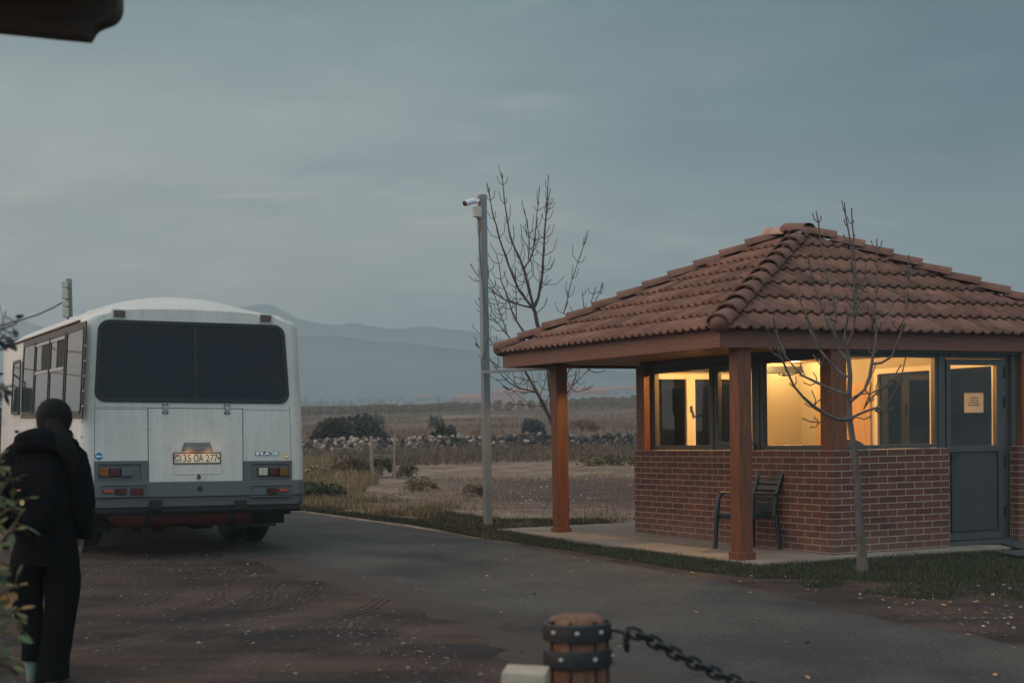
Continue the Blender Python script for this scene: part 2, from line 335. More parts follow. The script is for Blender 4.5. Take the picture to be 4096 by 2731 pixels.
# header above the windows
m = MB(); m.box((.06, .25, ZH+.035), (.22, 3.92, ZS)); m.box((.25, .06, ZH+.03), (2.85, .22, ZS)); m.box((V2-.2, .24, ZH), (V2-.04, 3.92, ZS)); m.box((.24, U2-.2, ZH), (2.85, U2-.04, ZS))
m.build('header_beam', MT['frame'], kiosk)
# ---- gray windows: (axis, from, to)
def window(axis, a, b, z0, z1, plane=.12, fw=.05, mat='frame', glass='glass', depth=.07, sash=False):
    m = MB(); P = (lambda s, d, z: (plane+d, s, z)) if axis == 'u' else (lambda s, d, z: (s, plane+d, z))
    fn = lambda s, z, d: P(s, d, z)
    out = [(a, z0), (b, z0), (b, z1), (a, z1)]; f2 = fw
    ring_prism(m, out, [(a+f2, z0+f2), (b-f2, z0+f2), (b-f2, z1-f2), (a+f2, z1-f2)], fn, 0, depth)
    w = m.build('window', MT[mat], kiosk, .004)
    if sash:
        m = MB(); e = fw-.004; q = fw+.045
        ring_prism(m, [(a+e, z0+e), (b-e, z0+e), (b-e, z1-e), (a+e, z1-e)], [(a+q, z0+q), (b-q, z0+q), (b-q, z1-q), (a+q, z1-q)], fn, -.008, depth-.02)
        m.build('sash', MT[mat], w, .004)
    g_ = MB(); g_.prism([(a+fw-.012, z0+fw-.012), (b-fw+.012, z0+fw-.012), (b-fw+.012, z1-fw+.012), (a+fw-.012, z1-fw+.012)], fn, depth*.4, depth*.4+.008)
    g_.build('pane', MT[glass], w)
    return w
zb, zt = ZT+.002, ZH+.03
window('u', 2.50, 3.90, zb, zt, .14, .06)
window('u', 1.545, 2.46, zb, zt, .14, .06, sash=True)
window('u', .25, 1.50, zb, zt, .14, .055)
kbox('mullion', MT['frame'], (.128, 2.46, zb), (.21, 2.50, zt)); kbox('mullion', MT['frame'], (.128, 1.50, zb), (.21, 1.545, zt))
window('v', .25, 1.655, zb, zt, .14, .045)
kbox('mullion', MT['frame'], (1.655, .128, zb), (1.70, .21, zt))
m = MB()   # lock slot and drain caps
m.box((.122, 2.36, 1.52), (.131, 2.385, 1.80))
m.build('lock_slot', MT['black'], kiosk)
# fillers where the frames meet the posts, and the plate that closes the wall head
for lo_, hi_ in (((.135, 3.895, ZT+.001), (.205, 3.935, ZS)), ((.135, .20, ZT+.001), (.205, .255, ZS)), ((.20, .135, ZT+.001), (.255, .205, ZS)), ((2.765, .10, ZT+.001), (2.865, .20, ZS))): kbox('frame_filler', MT['frame'], lo_, hi_)
m = MB()
m.box((.085, .086, ZS-.02), (.205, U2-.05, 2.546)); m.box((.205, .085, ZS-.021), (V2-.03, .2, 2.545)); m.box((V2-.14, .2, ZS-.02), (V2-.03, U2-.05, 2.59)); m.box((.205, U2-.145, ZS-.021), (V2-.14, U2-.05, 2.59))
m.build('wall_plate', MT['fascia'], kiosk)
# ---- door
m = MB(); fn = lambda s, z, d: (s, .15+d, z)
ring_prism(m, [(1.70, .075), (2.77, .075), (2.77, ZS), (1.70, ZS)], [(1.775, .1), (2.695, .1), (2.695, 2.23), (1.775, 2.23)], fn, 0, .07)
m.build('door_frame', MT['frame'], kiosk, .004)
m = MB()
def door_ring(z0, z1, a=.08): pass
st0, st1 = 1.785, 2.685
ring_prism(m, [(st0, .105), (st1, .105), (st1, 2.22), (st0, 2.22)], [(1.845, 1.207), (2.565, 1.207), (2.565, 2.15), (1.845, 2.15)], fn, -.014, .05)
door = m.build('door', MT['frame'], kiosk, .004)
m = MB(); m.prism([(1.85, .22), (2.56, .22), (2.56, 1.13), (1.85, 1.13)], fn, -.018, -.006); m.build('door_panel', MT['doorpanel'], door, .003)
m = MB(); ring_prism(m, [(1.835, .205), (2.575, .205), (2.575, 1.145), (1.835, 1.145)], [(1.852, .222), (2.558, .222), (2.558, 1.128), (1.852, 1.128)], fn, -.028, -.012); m.build('panel_bead', MT['black'], door, .002)
m = MB(); m.prism([(1.83, 1.19), (2.58, 1.19), (2.58, 2.165), (1.83, 2.165)], fn, .015, .023); m.build('pane', MT['glass'], door)
m = MB(); m.box((1.79, .075, 1.085), (1.83, .137, 1.115)); m.box((1.79, .075, 1.09), (1.965, .092, 1.112)); m.build('door_handle', MT['black'], door, .005)
for z in (2.0, 1.65, .95, .35): kbox('door_hinge', MT['black'], (2.672, .118, z), (2.69, .14, z+.13), 0, door)
kbox('threshold', MT['frame'], (1.69, .06, .05), (2.77, .25, .1))
# ---- interior
ZC = 2.55; VI, UI = 2.70, U2-.15
m = MB(); m.box((.23, .23, .03), (V2-.2, U2-.2, .07)); m.build('floor', MT['floor'], kiosk)
m = MB(); m.box((.1, .195, ZC), (V2-.1, U2-.1, ZC+.03)); m.build('ceiling', MT['plaster'], kiosk)
fe = lambda s, z, d: (s, UI+d, z); fb = lambda s, z, d: (VI+d, s, z)
# end wall seen through the left windows: white window, then bare plaster
m = MB(); m.prism([(.15, .07), (VI, .07), (VI, 1.14), (.15, 1.14)], fe, 0, .1); m.prism([(.15, 2.22), (VI, 2.22), (VI, ZC), (.15, ZC)], fe, 0, .1); m.prism([(1.62, 1.14), (VI, 1.14), (VI, 2.22), (1.62, 2.22)], fe, 0, .1)
# back wall with an oak door and a window; the front walls' inner faces
BW = [(.27, 1.305), (1.32, 2.44)]
def slab_(a, b, z0, z1): m.prism([(a, z0), (b, z0), (b, z1), (a, z1)], fb, 0, .1)
slab_(.225, .27, .07, ZC); slab_(1.306, 1.319, .07, ZC); slab_(2.44, UI, .07, ZC)
for a_, b_ in BW: slab_(a_, b_, .07, 1.10); slab_(a_, b_, 2.22, ZC)
m.box((.142, .14, .07), (.16, U2-.16, ZT-.004)); m.box((.16, .132, .07), (1.69, .15, ZT-.004)); m.box((2.78, .132, .07), (VI+.1, .15, ZT))
m.box((.2055, .22, ZH+.03), (.23, U2-.2, ZC+.01)); m.box((.23, .215, ZH+.03), (VI, .23, ZC))
m.build('inner_wall', MT['plaster'], kiosk)
def inner_window(fn_, a, b, z0, z1, splits, name='rear_window'):
    m = MB(); fw = .07; edges = [a]+splits+[b]
    w = None
    for i in range(len(edges)-1):
        p, q = edges[i], edges[i+1]
        ring_prism(m, [(p, z0), (q, z0), (q, z1), (p, z1)], [(p+fw, z0+fw), (q-fw, z0+fw), (q-fw, z1-fw), (p+fw, z1-fw)], fn_, -.02, .06)
    w = m.build(name, MT['pvc'], kiosk, .006)
    for i in range(len(edges)-1):
        p, q = edges[i], edges[i+1]; g_ = MB(); g_.prism([(p+fw-.01, z0+fw-.01), (q-fw+.01, z0+fw-.01), (q-fw+.01, z1-fw+.01), (p+fw-.01, z1-fw+.01)], fn_, .02, .028); g_.build('pane', MT['backglass'], w)
    return w
ew = inner_window(fe, .17, 1.62, 1.14, 2.22, [.82, 1.22])
hp = lu(1590, 942, UI-.05)
m = MB(); m.box((hp.x-.015, UI-.035, hp.z-.02), (hp.x+.02, UI-.02, hp.z+.06)); m.tube([(hp.x, UI-.05, hp.z), (hp.x+.04, UI-.06, hp.z-.10)], .011); m.build('window_handle', MT['black'], ew)
for a_, b_ in BW: inner_window(fb, a_, b_, 1.10, 2.22, [])
m = MB(); m.prism([(2.50, .07), (3.60, .07), (3.60, 2.06), (2.50, 2.06)], fb, -.03, 0)
od = m.build('inner_door', MT['oak'], kiosk, .004)
m = MB(); ring_prism(m, [(2.60, .2), (3.50, .2), (3.50, 1.96), (2.60, 1.96)], [(2.62, .22), (3.48, .22), (3.48, 1.94), (2.62, 1.94)], fb, -.036, -.02); m.build('door_moulding', MT['oak'], od)
# ---- ceiling lamps (lit)
def ceiling_lamp(v, u, power, label):
    l = root('ceiling_lamp', label, 'lamp', tuple(kw(v, u, ZC)), KT)
    m = MB(); m.tube([(0, 0, -.002), (0, 0, -.03)], [.14, .13], 20); m.build('lamp_base', MT['pvc'], l)
    m = MB(); m.sphere((0, 0, -.035), .115, 16, 10, (1, 1, .45)); m.build('lamp_diffuser', MT['lamp'], l)
    d = D.lights.new('lamp_light', 'POINT'); d.energy = power; d.color = (1, .51, .15) if power > 100 else (1, .64, .27); d.shadow_soft_size = .10
    o = D.objects.new('lamp_light', d); COL.objects.link(o); o.parent = l; o.location = (0, 0, -.16)
ceiling_lamp(2.28, 3.62, 62, 'round ceiling lamp glowing near the bright plaster wall inside the kiosk')
ceiling_lamp(.62, 2.3, 760, 'round ceiling lamp glowing close to the front windows inside the kiosk')
# ---- roof
RU0, RU1, RV0, RV1 = -.04, 5.22, -1.5, 4.5
def tiltz(u): return .0098*(u-RU0)
ZE = 2.49
RA = Vector((1.5, 2.95, 3.93)); RB = Vector((1.5, 2.38, 3.93))
CF_ = Vector((RV0, RU0, ZE)); CL_ = Vector((RV0, RU1, ZE+tiltz(RU1))); CRr = Vector((RV1, RU0, ZE)); CK_ = Vector((RV1, RU1, ZE+tiltz(RU1)))
rnd = random.Random(3)
def tile_slope(mb, e0, e1, t0, t1, ncourse, wl, steps=8):
    """e0,e1 eave ends; t0,t1 ridge ends above e0,e1 (equal for a triangle)"""
    E = e1-e0; le = E.length; ed = E.normalized()
    mid = (t0+t1)/2; up = mid-(e0+ed*(mid-e0).dot(ed)); hgt = up.length; ud = up.normalized(); nrm = ed.cross(ud)
    if nrm.z < 0: nrm = -nrm
    sa = (t0-e0).dot(ed); sb = (t1-e0).dot(ed)
    def tmax(s):
        if s < sa: return hgt*max(0, s)/sa
        if s > sb: return hgt*max(0, le-s)/(le-sb)
        return hgt
    ch = hgt/ncourse; dx = wl/steps; ns = int(le/dx)
    for c in range(ncourse):
        lo = c*ch-(.05 if c == 0 else .03); hi = (c+1)*ch+.02
        tints = {}
        for k in range(ns):
            s0, s1 = k*dx, (k+1)*dx; tm = min(tmax(s0), tmax(s1))
            if tm < c*ch+.01: continue
            ti = int((s0+(c % 2)*0)/(wl*2))
            if ti not in tints:
                b = rnd.uniform(.70, 1.22); tints[ti] = (b*rnd.uniform(.97, 1.05), b, b*rnd.uniform(.95, 1.08)) if rnd.random() > .06 else (1.25, 1.25, 1.2)
            mb.cur = tints[ti]; h = min(hi, tm+.06); vs = []
            for (t, lift) in ((lo, .060), (h, .010)):
                for s in (s0, s1):
                    ph = 2*math.pi*(s/wl); w_ = .027*max(math.sin(ph), -.12)
                    vs.append(e0+ed*s+ud*t+nrm*(w_+lift))
            a, b, c_, d = vs
            th = nrm*.034
            mb.add([a, b, d, c_, a-th, b-th, a-th+ud*.06, b-th+ud*.06], [(0, 1, 2, 3), (0, 4, 5, 1), (4, 6, 7, 5)], True)
    mb.cur = (1, 1, 1)
m = MB()
tile_slope(m, CL_, CF_, RA, RB, 8, .15, 10); tile_slope(m, CF_, CRr, RB, RB+Vector((.001, 0, 0)), 7, .155, 10)
tile_slope(m, CRr, CK_, RB, RA, 9, .165, 5); tile_slope(m, CK_, CL_, RA, RA+Vector((.001, 0, 0)), 8, .175, 5)
roof = m.build('roof', MT['tile'], kiosk, recalc=False)
m = MB()   # boarding under the tiles
for q in ((CL_, CF_, RB, RA), (CF_, CRr, RB), (CRr, CK_, RA, RB), (CK_, CL_, RA)):
    m.add([p+Vector((0, 0, .008)) for p in q], [tuple(range(len(q)))], False)
m.build('roof_boarding', MT['fascia'], roof)
def hip_caps(a, b, name, pale=None, seg=.37, r=.122):
    """overlapping half-round caps from b (top) down to a (eave)"""
    d = (b-a); ln = d.length; d.normalize(); n = max(1, round(ln/seg)); m = MB(); side = d.cross(Vector((0, 0, 1))).normalized(); up = side.cross(d).normalized()
    for i in range(n):
        s0 = ln*i/n-.03; s1 = ln*(i+1)/n+.02; k = rnd.uniform(.78, 1.08); m.cur = (k*1.02, k, k)
        if pale is not None and i == pale: m.cur = (2.1, 2.6, 2.9)
        rings = []
        for s, rr, lift in ((s0, r*1.08, .042), (s0+.001, r*1.08, .042), (s1, r*.92, .0)):
            rings.append([a+d*s+side*(rr*math.cos(math.pi*j/10))+up*(rr*.80*math.sin(math.pi*j/10)+lift) for j in range(11)])
        inner = [a+d*s0+side*((r*1.08-.02)*math.cos(math.pi*j/10))+up*((r*1.08-.02)*.80*math.sin(math.pi*j/10)+.042) for j in range(11)]
        inn2 = [p+d*.12 for p in inner]
        vs = rings[1]+rings[2]; m.add(vs, [(j, j+1, j+12, j+11) for j in range(10)], True)
        m.add(rings[0]+inner, [(j, j+1, j+12, j+11) for j in range(10)], False); m.add(inner+inn2, [(j, j+1, j+12, j+11) for j in range(10)], True)
    m.cur = (.95, .9, .88)
    return m, d, side, up
def finish_caps(a, b, name, pale=None, end=True):
    m, d, side, up = hip_caps(a, b, name, pale)
    if end: m.sphere(a+d*.06+up*.02, .128, 14, 9, (1, 1, .8))
    return m.build(name, MT['tile'], roof, recalc=False)
ZL = Vector((0, 0, .03))
finish_caps(CF_+ZL, RB+ZL, 'hip_tiles'); finish_caps(CL_+ZL, RA+ZL, 'hip_tiles'); finish_caps(CRr+ZL, RB+ZL, 'hip_tiles'); finish_caps(CK_+ZL, RA+ZL, 'hip_tiles')
finish_caps(RA+ZL*1.6+Vector((0, .12, 0)), RB+ZL*1.6-Vector((0, .1, 0)), 'ridge_tiles', 0, False)
# fascia boards and boarded soffit
zf0, zf1 = 2.30, 2.514
def fboard(a, b, inw):
    m = MB(); A = Vector(a); B = Vector(b); I = Vector(inw)*.05
    vs = []
    for p in (A, B):
        t = tiltz(p.y)
        for q in (p, p+I): vs += [Vector((q.x, q.y, zf0+t)), Vector((q.x, q.y, zf1+t))]
    m.add(vs, [(0, 1, 5, 4), (2, 6, 7, 3), (0, 4, 6, 2), (1, 3, 7, 5), (0, 2, 3, 1), (4, 5, 7, 6)], False)
    m.build('fascia_board', MT['fascia'], kiosk, .004)
i_ = .04
fboard((RV0+i_, RU0+i_+.001, 0), (RV0+i_, RU1-i_, 0), (1, 0, 0)); fboard((RV0+i_-.004, RU0+i_, 0), (RV1-i_, RU0+i_, 0), (0, 1, 0))
fboard((RV1-i_, RU0+i_+.05, 0), (RV1-i_, RU1-i_, 0), (-1, 0, 0)); fboard((RV0+i_+.05, RU1-i_, 0), (RV1-i_-.05, RU1-i_, 0), (0, -1, 0))
m = MB(); nb = 60
for k in range(nb):      # soffit boards run along the length, small open joints
    v0 = RV0+.09+(RV1-RV0-.18)*k/nb; v1 = RV0+.09+(RV1-RV0-.18)*(k+1)/nb-.006
    m.add([(v0, RU0+.09, ZS+.005), (v1, RU0+.09, ZS+.005), (v1, RU1-.09, ZS+.005+tiltz(RU1)), (v0, RU1-.09, ZS+.005+tiltz(RU1)), (v0, RU0+.09, ZS+.03), (v1, RU0+.09, ZS+.03), (v1, RU1-.09, ZS+.03+tiltz(RU1)), (v0, RU1-.09, ZS+.03+tiltz(RU1))],
          [(0, 3, 2, 1), (4, 5, 6, 7), (0, 1, 5, 4), (1, 2, 6, 5), (2, 3, 7, 6), (3, 0, 4, 7)], False)
m.build('soffit', MT['soffit'], kiosk)
m = MB(); m.box((RV0+.09, RU0+.09, ZS+.034), (RV1-.09, RU1-.09, ZS+.038)) if False else None
# veranda posts
def veranda_post(v, u, zb_):
    w = .085
    p = kbox('veranda_post', MT['post'], (v-w, u-w, zb_), (v+w, u+w, ZS+.006+tiltz(u)), .007)
    q = MB(); q.box((v-w-.02, u-w-.02, zb_-.06), (v+w+.02, u+w+.02, zb_+.085)); q.build('post_foot', MT['post'], p, .006)
    q = MB(); q.box((v-w-.05, u-w-.05, ZS-.012+tiltz(u)), (v+w+.05, u+w+.05, ZS+.002+tiltz(u))); q.build('cap_plate', MT['post'], p)
veranda_post(-1.10, .155, .055); veranda_post(-.83, 4.74, .07); veranda_post(3.95, .155, .05); veranda_post(3.95, 4.74, .06)
# concrete apron
m = MB(); P = [(-1.32, 5.75), (-1.32, -.42), (4.3, -.42), (4.3, 5.75)]
def apz(v, u): return .048+.0105*u
m.prism(P, lambda a, b, d: (a, b, apz(a, b)+d), -.25, 0)
for u in (.5, 1.9, 3.3, 4.7): pass
MT['concrete'] = M('apron_concrete', (.17, .138, .112), .85, scale=2.5, col2=(.25, .205, .168), bump=.3, bscale=35, dirt=.5)
ap = m.build('paved_apron', MT['concrete']); ap.location = (KX, KY, 0); ap.rotation_euler = (0, 0, KT); struct(ap)
m = MB()
MT['joint'] = M('dark_joint', (.12, .10, .09), .9)
for u in (1.2, 2.55, 3.9, 5.1): m.add([(-1.31, u-.008, apz(0, u)+.004), (-.005, u-.008, apz(0, u)+.004), (-.005, u+.008, apz(0, u)+.004), (-1.31, u+.008, apz(0, u)+.004)], [(0, 1, 2, 3)], False)
m.add([(-.64, -.4, apz(0, -.4)+.004), (-.625, -.4, apz(0, -.4)+.004), (-.625, 5.7, apz(0, 5.7)+.004), (-.64, 5.7, apz(0, 5.7)+.004)], [(0, 1, 2, 3)], False)
jo = m.build('apron_joint', MT['joint'], ap)
# ---- loose things in and round the kiosk
nt_ = root('paper_notice', 'square paper notice taped inside the glass of the grey door', 'notice', tuple(kw(0, 0, 0)), KT)
c0 = lu(2216, 902, .160); c1 = lu(2260, 947, .160)
m = MB(); m.box((c0.x, .164, c1.z), (c1.x, .1655, c0.z)); m.build('sheet', MT['paper'], nt_)
m = MB(); rr = random.Random(5); hh = c0.z-c1.z; ww = c1.x-c0.x
for row, (a, b) in enumerate(((.28, .76), (.26, .74), (.17, .82), (.21, .78))):
    z = c0.z-hh*(.28+.125*row); x = c0.x+ww*a
    while x < c0.x+ww*b:
        w = ww*rr.uniform(.03, .05); h2 = hh*.075
        m.box((x, .1625, z), (x+ww*.012, .1637, z+h2)); m.box((x, .1625, z+h2*rr.choice((0, .8))), (x+w, .1637, z+h2*.12+h2*rr.choice((0, .8))))
        if rr.random() < .6: m.box((x+w-ww*.012, .1625, z-h2*.2), (x+w, .1637, z+h2))
        x += w+ww*.022
for s in (.1, .18, .24, .36, .5, .84): m.box((c0.x+ww*s, .1625, c0.z-hh*.045), (c0.x+ww*(s+.035), .1637, c0.z-hh*.025))
m.box((c0.x, .1625, c0.z-hh*.075), (c1.x, .1637, c0.z-hh*.066))
m.build('lettering', MT['ink'], nt_)
# doormats
MT['mat'] = M('rubber_mat', (.035, .04, .045), .7, .2, bump=.3, bscale=120)
def mat_thing(pts, zoff, label, name='door_mat'):
    m = MB(); loc = [gnd(*p) for p in pts]; c = sum(loc, Vector())/len(loc); c = Vector((c.x, c.y, 0)); q = [kl(p) for p in loc]
    zz = lambda p: apz(p[0], p[1])+zoff
    m.prism([(p.x, p.y) for p in loc], lambda a, b, d: (a-c.x, b-c.y, zz(kl(Vector((a, b, 0))))+d), 0, .02)
    o = m.build(name, MT['mat'], None, .005); o.location = c; tag(o, label, 'doormat', 'doormats in front of the kiosk door')
mat_thing([(2205, 1245), (2330, 1244), (2365, 1262), (2352, 1272), (2300, 1258), (2240, 1258)], .004, 'dark rubber doormat with folded corner right at the grey door')
mat_thing([(2290, 1277), (2370, 1272), (2400, 1282), (2340, 1286)], .002, 'second dark doormat lying further out on the concrete apron')
# office chair behind the right window
oc = root('office_chair', 'brown leather office chair whose back shows above the kiosk window sill', 'office chair', tuple(kw(1.02, 1.05, .07)), KT-.5)
m = MB(); rg = []
for i in range(11):
    t = i/10; x = -.30+.60*t; hgt = .17*(1-abs(2*t-1)**3.2)**.5 if 0 < t < 1 else .02
    rg.append([(x, .02+.045*math.cos(a), 1.07+(hgt)*math.sin(a) if math.sin(a) > 0 else 1.07+.35*math.sin(a)) for a in [2*math.pi*k/12 for k in range(12)]])
m.loft(rg); m.build('backrest', MT['leather'], oc, 0, 1)
m = MB(); m.box((-.27, -.5, .42), (.27, .02, .52)); m.build('seat', MT['leather'], oc, .03)
m = MB(); m.tube([(0, -.2, .08), (0, -.2, .42)], .03)
for k in range(5):
    a = 2*math.pi*k/5; m.tube([(0, -.2, .09), (.28*math.cos(a), -.2+.28*math.sin(a), .05)], [.025, .015])
m.build('base', MT['black'], oc)
# little things on the sill inside
def sill_item(x, y0, y1, v=.30):
    p = lv(x, y1, v); return p
fp = lv(1750, 1028, .32)
fl = root('table_flag', 'small tricolour paper flag standing inside behind the kiosk window', 'flag', tuple(kw(fp.x, fp.y, 1.15)), KT)
MT['flagr'] = M('flag_red', (.55, .05, .03), .7); MT['flago'] = M('flag_orange', (.7, .27, .04), .7); MT['flagb'] = M('flag_blue', (.08, .06, .22), .7)
m = MB(); m.tube([(0, 0, 0), (0, .06, .24)], .004, 6); m.tube([(0, 0, 0), (0, 0, .012)], .03, 10); m.build('flag_pole', MT['pvc'], fl)
for k, nm in enumerate(('flagr', 'flagb', 'flago')):
    m = MB(); a = .235-.055*k; y_ = .06*a/.24; w = .018+.018*k
    m.box((-.002, y_-w-.012, a-.10), (.002, y_-.002, a-.03+.0)); m.build('flag_stripe', MT[nm], fl)
cp = lv(1738, 1028, .10)
cu = root('pen_cup', 'small patterned cup standing on the brick sill outside the window', 'cup', tuple(kw(.07, cp.y, ZT)), KT)
m = MB(); m.tube([(0, 0, 0), (0, 0, .075)], [.024, .032], 12); m.build('cup_body', MT['black'], cu)
m = MB()
for a in (-.5, .2, .9): m.tube([(-.031*math.cos(a)-.002, .031*math.sin(a), .02), (-.033*math.cos(a+.3)-.002, .033*math.sin(a+.3), .07)], .003, 5)
m.build('cup_stripes', MT['pvc'], cu)
lp = lv(1845, 1027, .45)
lt = tag(kbox('desk_tray', MT['leather'], (-.12, -.30, 0), (.12, .30, .045), .006, None), 'flat dark tray lying on the desk behind the big front pane', 'tray'); lt.location = kw(lp.x, lp.y, 1.175); lt.rotation_euler = (0, 0, KT)
dk = root('desk', 'wooden desk inside the kiosk behind the front window', 'desk', tuple(kw(.55, 1.3, .07)), KT)
m = MB(); m.box((-.3, -.9, 1.07), (.3, .9, 1.104)); m.build('desk_top', MT['oak'], dk, .004)
for sx in (-.27, .27):
    for sy in (-.85, .85):
        m = MB(); m.box((sx-.025, sy-.025, 0), (sx+.025, sy+.025, 1.07)); m.build('leg', MT['oak'], dk)
# plastic armchair on the apron, back to the wall
MT['chair'] = M('dark_green_plastic', (.010, .018, .022), .42, .1)
pc = root('plastic_armchair', 'dark green plastic armchair with slatted back standing against the brick wall', 'chair', tuple(kw(-.38, 1.13, apz(0, 1.13))), KT+math.pi/2-.03)
# chair frame: x right (along wall), y forward (away from wall, -v)
def chair_parts(r):
    W_ = .235
    m = MB(); m.box((-W_+.03, -.24, .40), (W_-.03, .19, .425)); m.box((-W_+.02, .175, .355), (W_-.02, .20, .42)); m.box((-W_+.02, -.24, .36), (-W_+.045, .24, .41)); m.box((W_-.045, -.24, .36), (W_-.02, .24, .41)); m.build('seat', MT['chair'], r, .008)
    for s in (-1, 1):
        m = MB(); m.tube([(s*(W_+.03), .22, 0), (s*(W_+.01), .205, .40), (s*(W_+.005), .18, .60), (s*(W_+.0), .13, .645)], [.027, .03, .027, .024], 8); m.build('leg', MT['chair'], r)
        m = MB(); m.tube([(s*(W_+.03), -.31, 0), (s*W_, -.29, .40)], [.025, .031], 8); m.build('leg', MT['chair'], r)
        m = MB(); m.bar((s*(W_), .175, .655), (s*(W_-.005), -.30, .63), .055, .022); m.build('armrest', MT['chair'], r, .008)
        m = MB(); m.tube([(s*(W_-.01), -.27, .40), (s*(W_-.015), -.30, .62), (s*(W_-.0), -.385, .87)], [.03, .028, .022], 8); m.build('back_stile', MT['chair'], r)
    m = MB()
    for z0, z1 in ((.43, .52), (.545, .60), (.625, .655), (.68, .73), (.75, .79), (.81, .875)):
        y0 = -.285-.11*max(0, (z0-.6)/.27); y1 = -.285-.11*max(0, (z1-.6)/.27)
        m.add([(-W_+.01, y0, z0), (W_-.01, y0, z0), (W_-.01, y1, z1), (-W_+.01, y1, z1), (-W_+.01, y0-.014, z0), (W_-.01, y0-.014, z0), (W_-.01, y1-.014, z1), (-W_+.01, y1-.014, z1)],
              [(0, 1, 2, 3), (4, 7, 6, 5), (0, 4, 5, 1), (3, 2, 6, 7), (1, 5, 6, 2), (0, 3, 7, 4)], False)
    m.build('back_slats', MT['chair'], r, .004)
chair_parts(pc)
# ================================================================ BUS
BX, BY, BZ, BYAW, BPIT, BROL = -3.545, 15.925, .133, .46, .02, .014
cy, sy = math.cos(BYAW), math.sin(BYAW)
f0 = Vector((-sy, cy, 0)); r0 = Vector((cy, sy, 0)); u0 = Vector((0, 0, 1))
BF = f0*math.cos(BPIT)+u0*math.sin(BPIT); bu = u0*math.cos(BPIT)-f0*math.sin(BPIT)
BR = r0*math.cos(BROL)-bu*math.sin(BROL); BU = bu*math.cos(BROL)+r0*math.sin(BROL); BO = Vector((BX, BY, BZ))
bus = root('bus', 'white minibus with dark rear window and orange number plate parked on the road edge', 'bus')
bus.matrix_world = Matrix(((BR.x, BF.x, BU.x, BX), (BR.y, BF.y, BU.y, BY), (BR.z, BF.z, BU.z, BZ), (0, 0, 0, 1)))
def bl(p): q = p-BO; return Vector((q.dot(BR), q.dot(BF), q.dot(BU)))
def rear(x, y, yy=0.0):           # pixel -> (x, z) on the plane bus-y = yy
    r = ray(x, y); t = (yy-(CAM-BO).dot(BF))/r.dot(BF); p = bl(CAM+r*t); return p.x, p.z
def z1(x, y): return rear(.3052*x, 602.9+.3052*y)
def z2(x, y): return rear(.3052*x, 861.3+.3052*y)
def side(x, y, xx):
    r = ray(x, y); t = (xx-(CAM-BO).dot(BR))/r.dot(BR); p = bl(CAM+r*t); return p.y, p.z
MT['paint'] = M('white_bus_paint', (.56, .535, .50), .42, .06, scale=1.6, coat=.2, dirt=.35)
def grime():
    nt = MT['paint'].node_tree; N = nt.nodes.new; L = nt.links.new; b = nt.nodes['Principled BSDF']; src = b.inputs['Base Color'].links[0].from_socket; tc = N('ShaderNodeTexCoord'); mp = N('ShaderNodeMapping'); mp.inputs['Scale'].default_value = (9, 9, .7); L(tc.outputs['Object'], mp.inputs[0])
    n = N('ShaderNodeTexNoise'); n.inputs['Scale'].default_value = 1.5; n.inputs['Detail'].default_value = 6; n.inputs['Roughness'].default_value = .65; L(mp.outputs[0], n.inputs['Vector'])
    r = N('ShaderNodeValToRGB'); L(n.outputs['Fac'], r.inputs[0]); e = r.color_ramp.elements; e[0].position = .38; e[0].color = (.93, .92, .89, 1); e[1].position = .58; e[1].color = (1, 1, 1, 1)
    n2 = N('ShaderNodeTexNoise'); n2.inputs['Scale'].default_value = 55; n2.inputs['Detail'].default_value = 2; L(tc.outputs['Object'], n2.inputs['Vector']); r2 = N('ShaderNodeValToRGB'); L(n2.outputs['Fac'], r2.inputs[0]); e = r2.color_ramp.elements; e[0].position = .22; e[0].color = (.45, .42, .38, 1); e[1].position = .30; e[1].color = (1, 1, 1, 1)
    for k in (r, r2):
        x = N('ShaderNodeMix'); x.data_type = 'RGBA'; x.blend_type = 'MULTIPLY'; x.inputs[0].default_value = 1; L(src, x.inputs[6]); L(k.outputs[0], x.inputs[7]); src = x.outputs[2]
    L(src, b.inputs['Base Color'])
grime()
MT['bumper'] = M('grey_bumper', (.088, .090, .093), .55, .08, scale=3, bump=.05, bscale=150)
MT['rubber'] = M('black_rubber', (.012, .012, .013), .5)
MT['tint'] = M('dark_tinted_glass', (.006, .008, .013), .06, .02, spec=.3)
MT['sideglass'] = M('side_glass', (.012, .011, .012), .02, .02, spec=.6, coat=.25)
MT['under'] = M('underbody', (.012, .012, .012), .9, .3)
MT['tank'] = M('red_gas_cylinder', (.075, .012, .008), .6, .25, dirt=.5)
MT['amber'] = M('amber_lens', (.17, .05, .008), .15, .1, coat=.6); MT['redlens'] = M('red_lens', (.065, .009, .008), .15, .1, coat=.6)
MT['redrefl'] = M('red_reflector', (.42, .05, .02), .2, .1, coat=.6); MT['clearlens'] = M('clear_lens', (.16, .19, .20), .2, .1, coat=.6); MT['whitelens'] = M('white_lens', (.40, .40, .33), .3, .1, coat=.5)
MT['steel'] = M('steel', (.35, .36, .36), .35, .1, metal=.8); MT['blue'] = M('blue_sticker', (.02, .14, .32), .5, .05); MT['yellow'] = M('yellow_sticker', (.62, .36, .05), .5, .05)
MT['white'] = M('white_mark', (.75, .78, .8), .5, .03); MT['plate'] = M('plate_white', (.70, .64, .52), .5, .03); MT['platetxt'] = M('plate_letters', (.035, .018, .016), .6, .05)
MT['darklock'] = M('dark_fitting', (.05, .055, .06), .5)
rfn = lambda a, b, d: (a, -d, b)       # on the rear face, d = how far it stands out
ZF = z1(1330, 338)[1]; ZG = 2.57
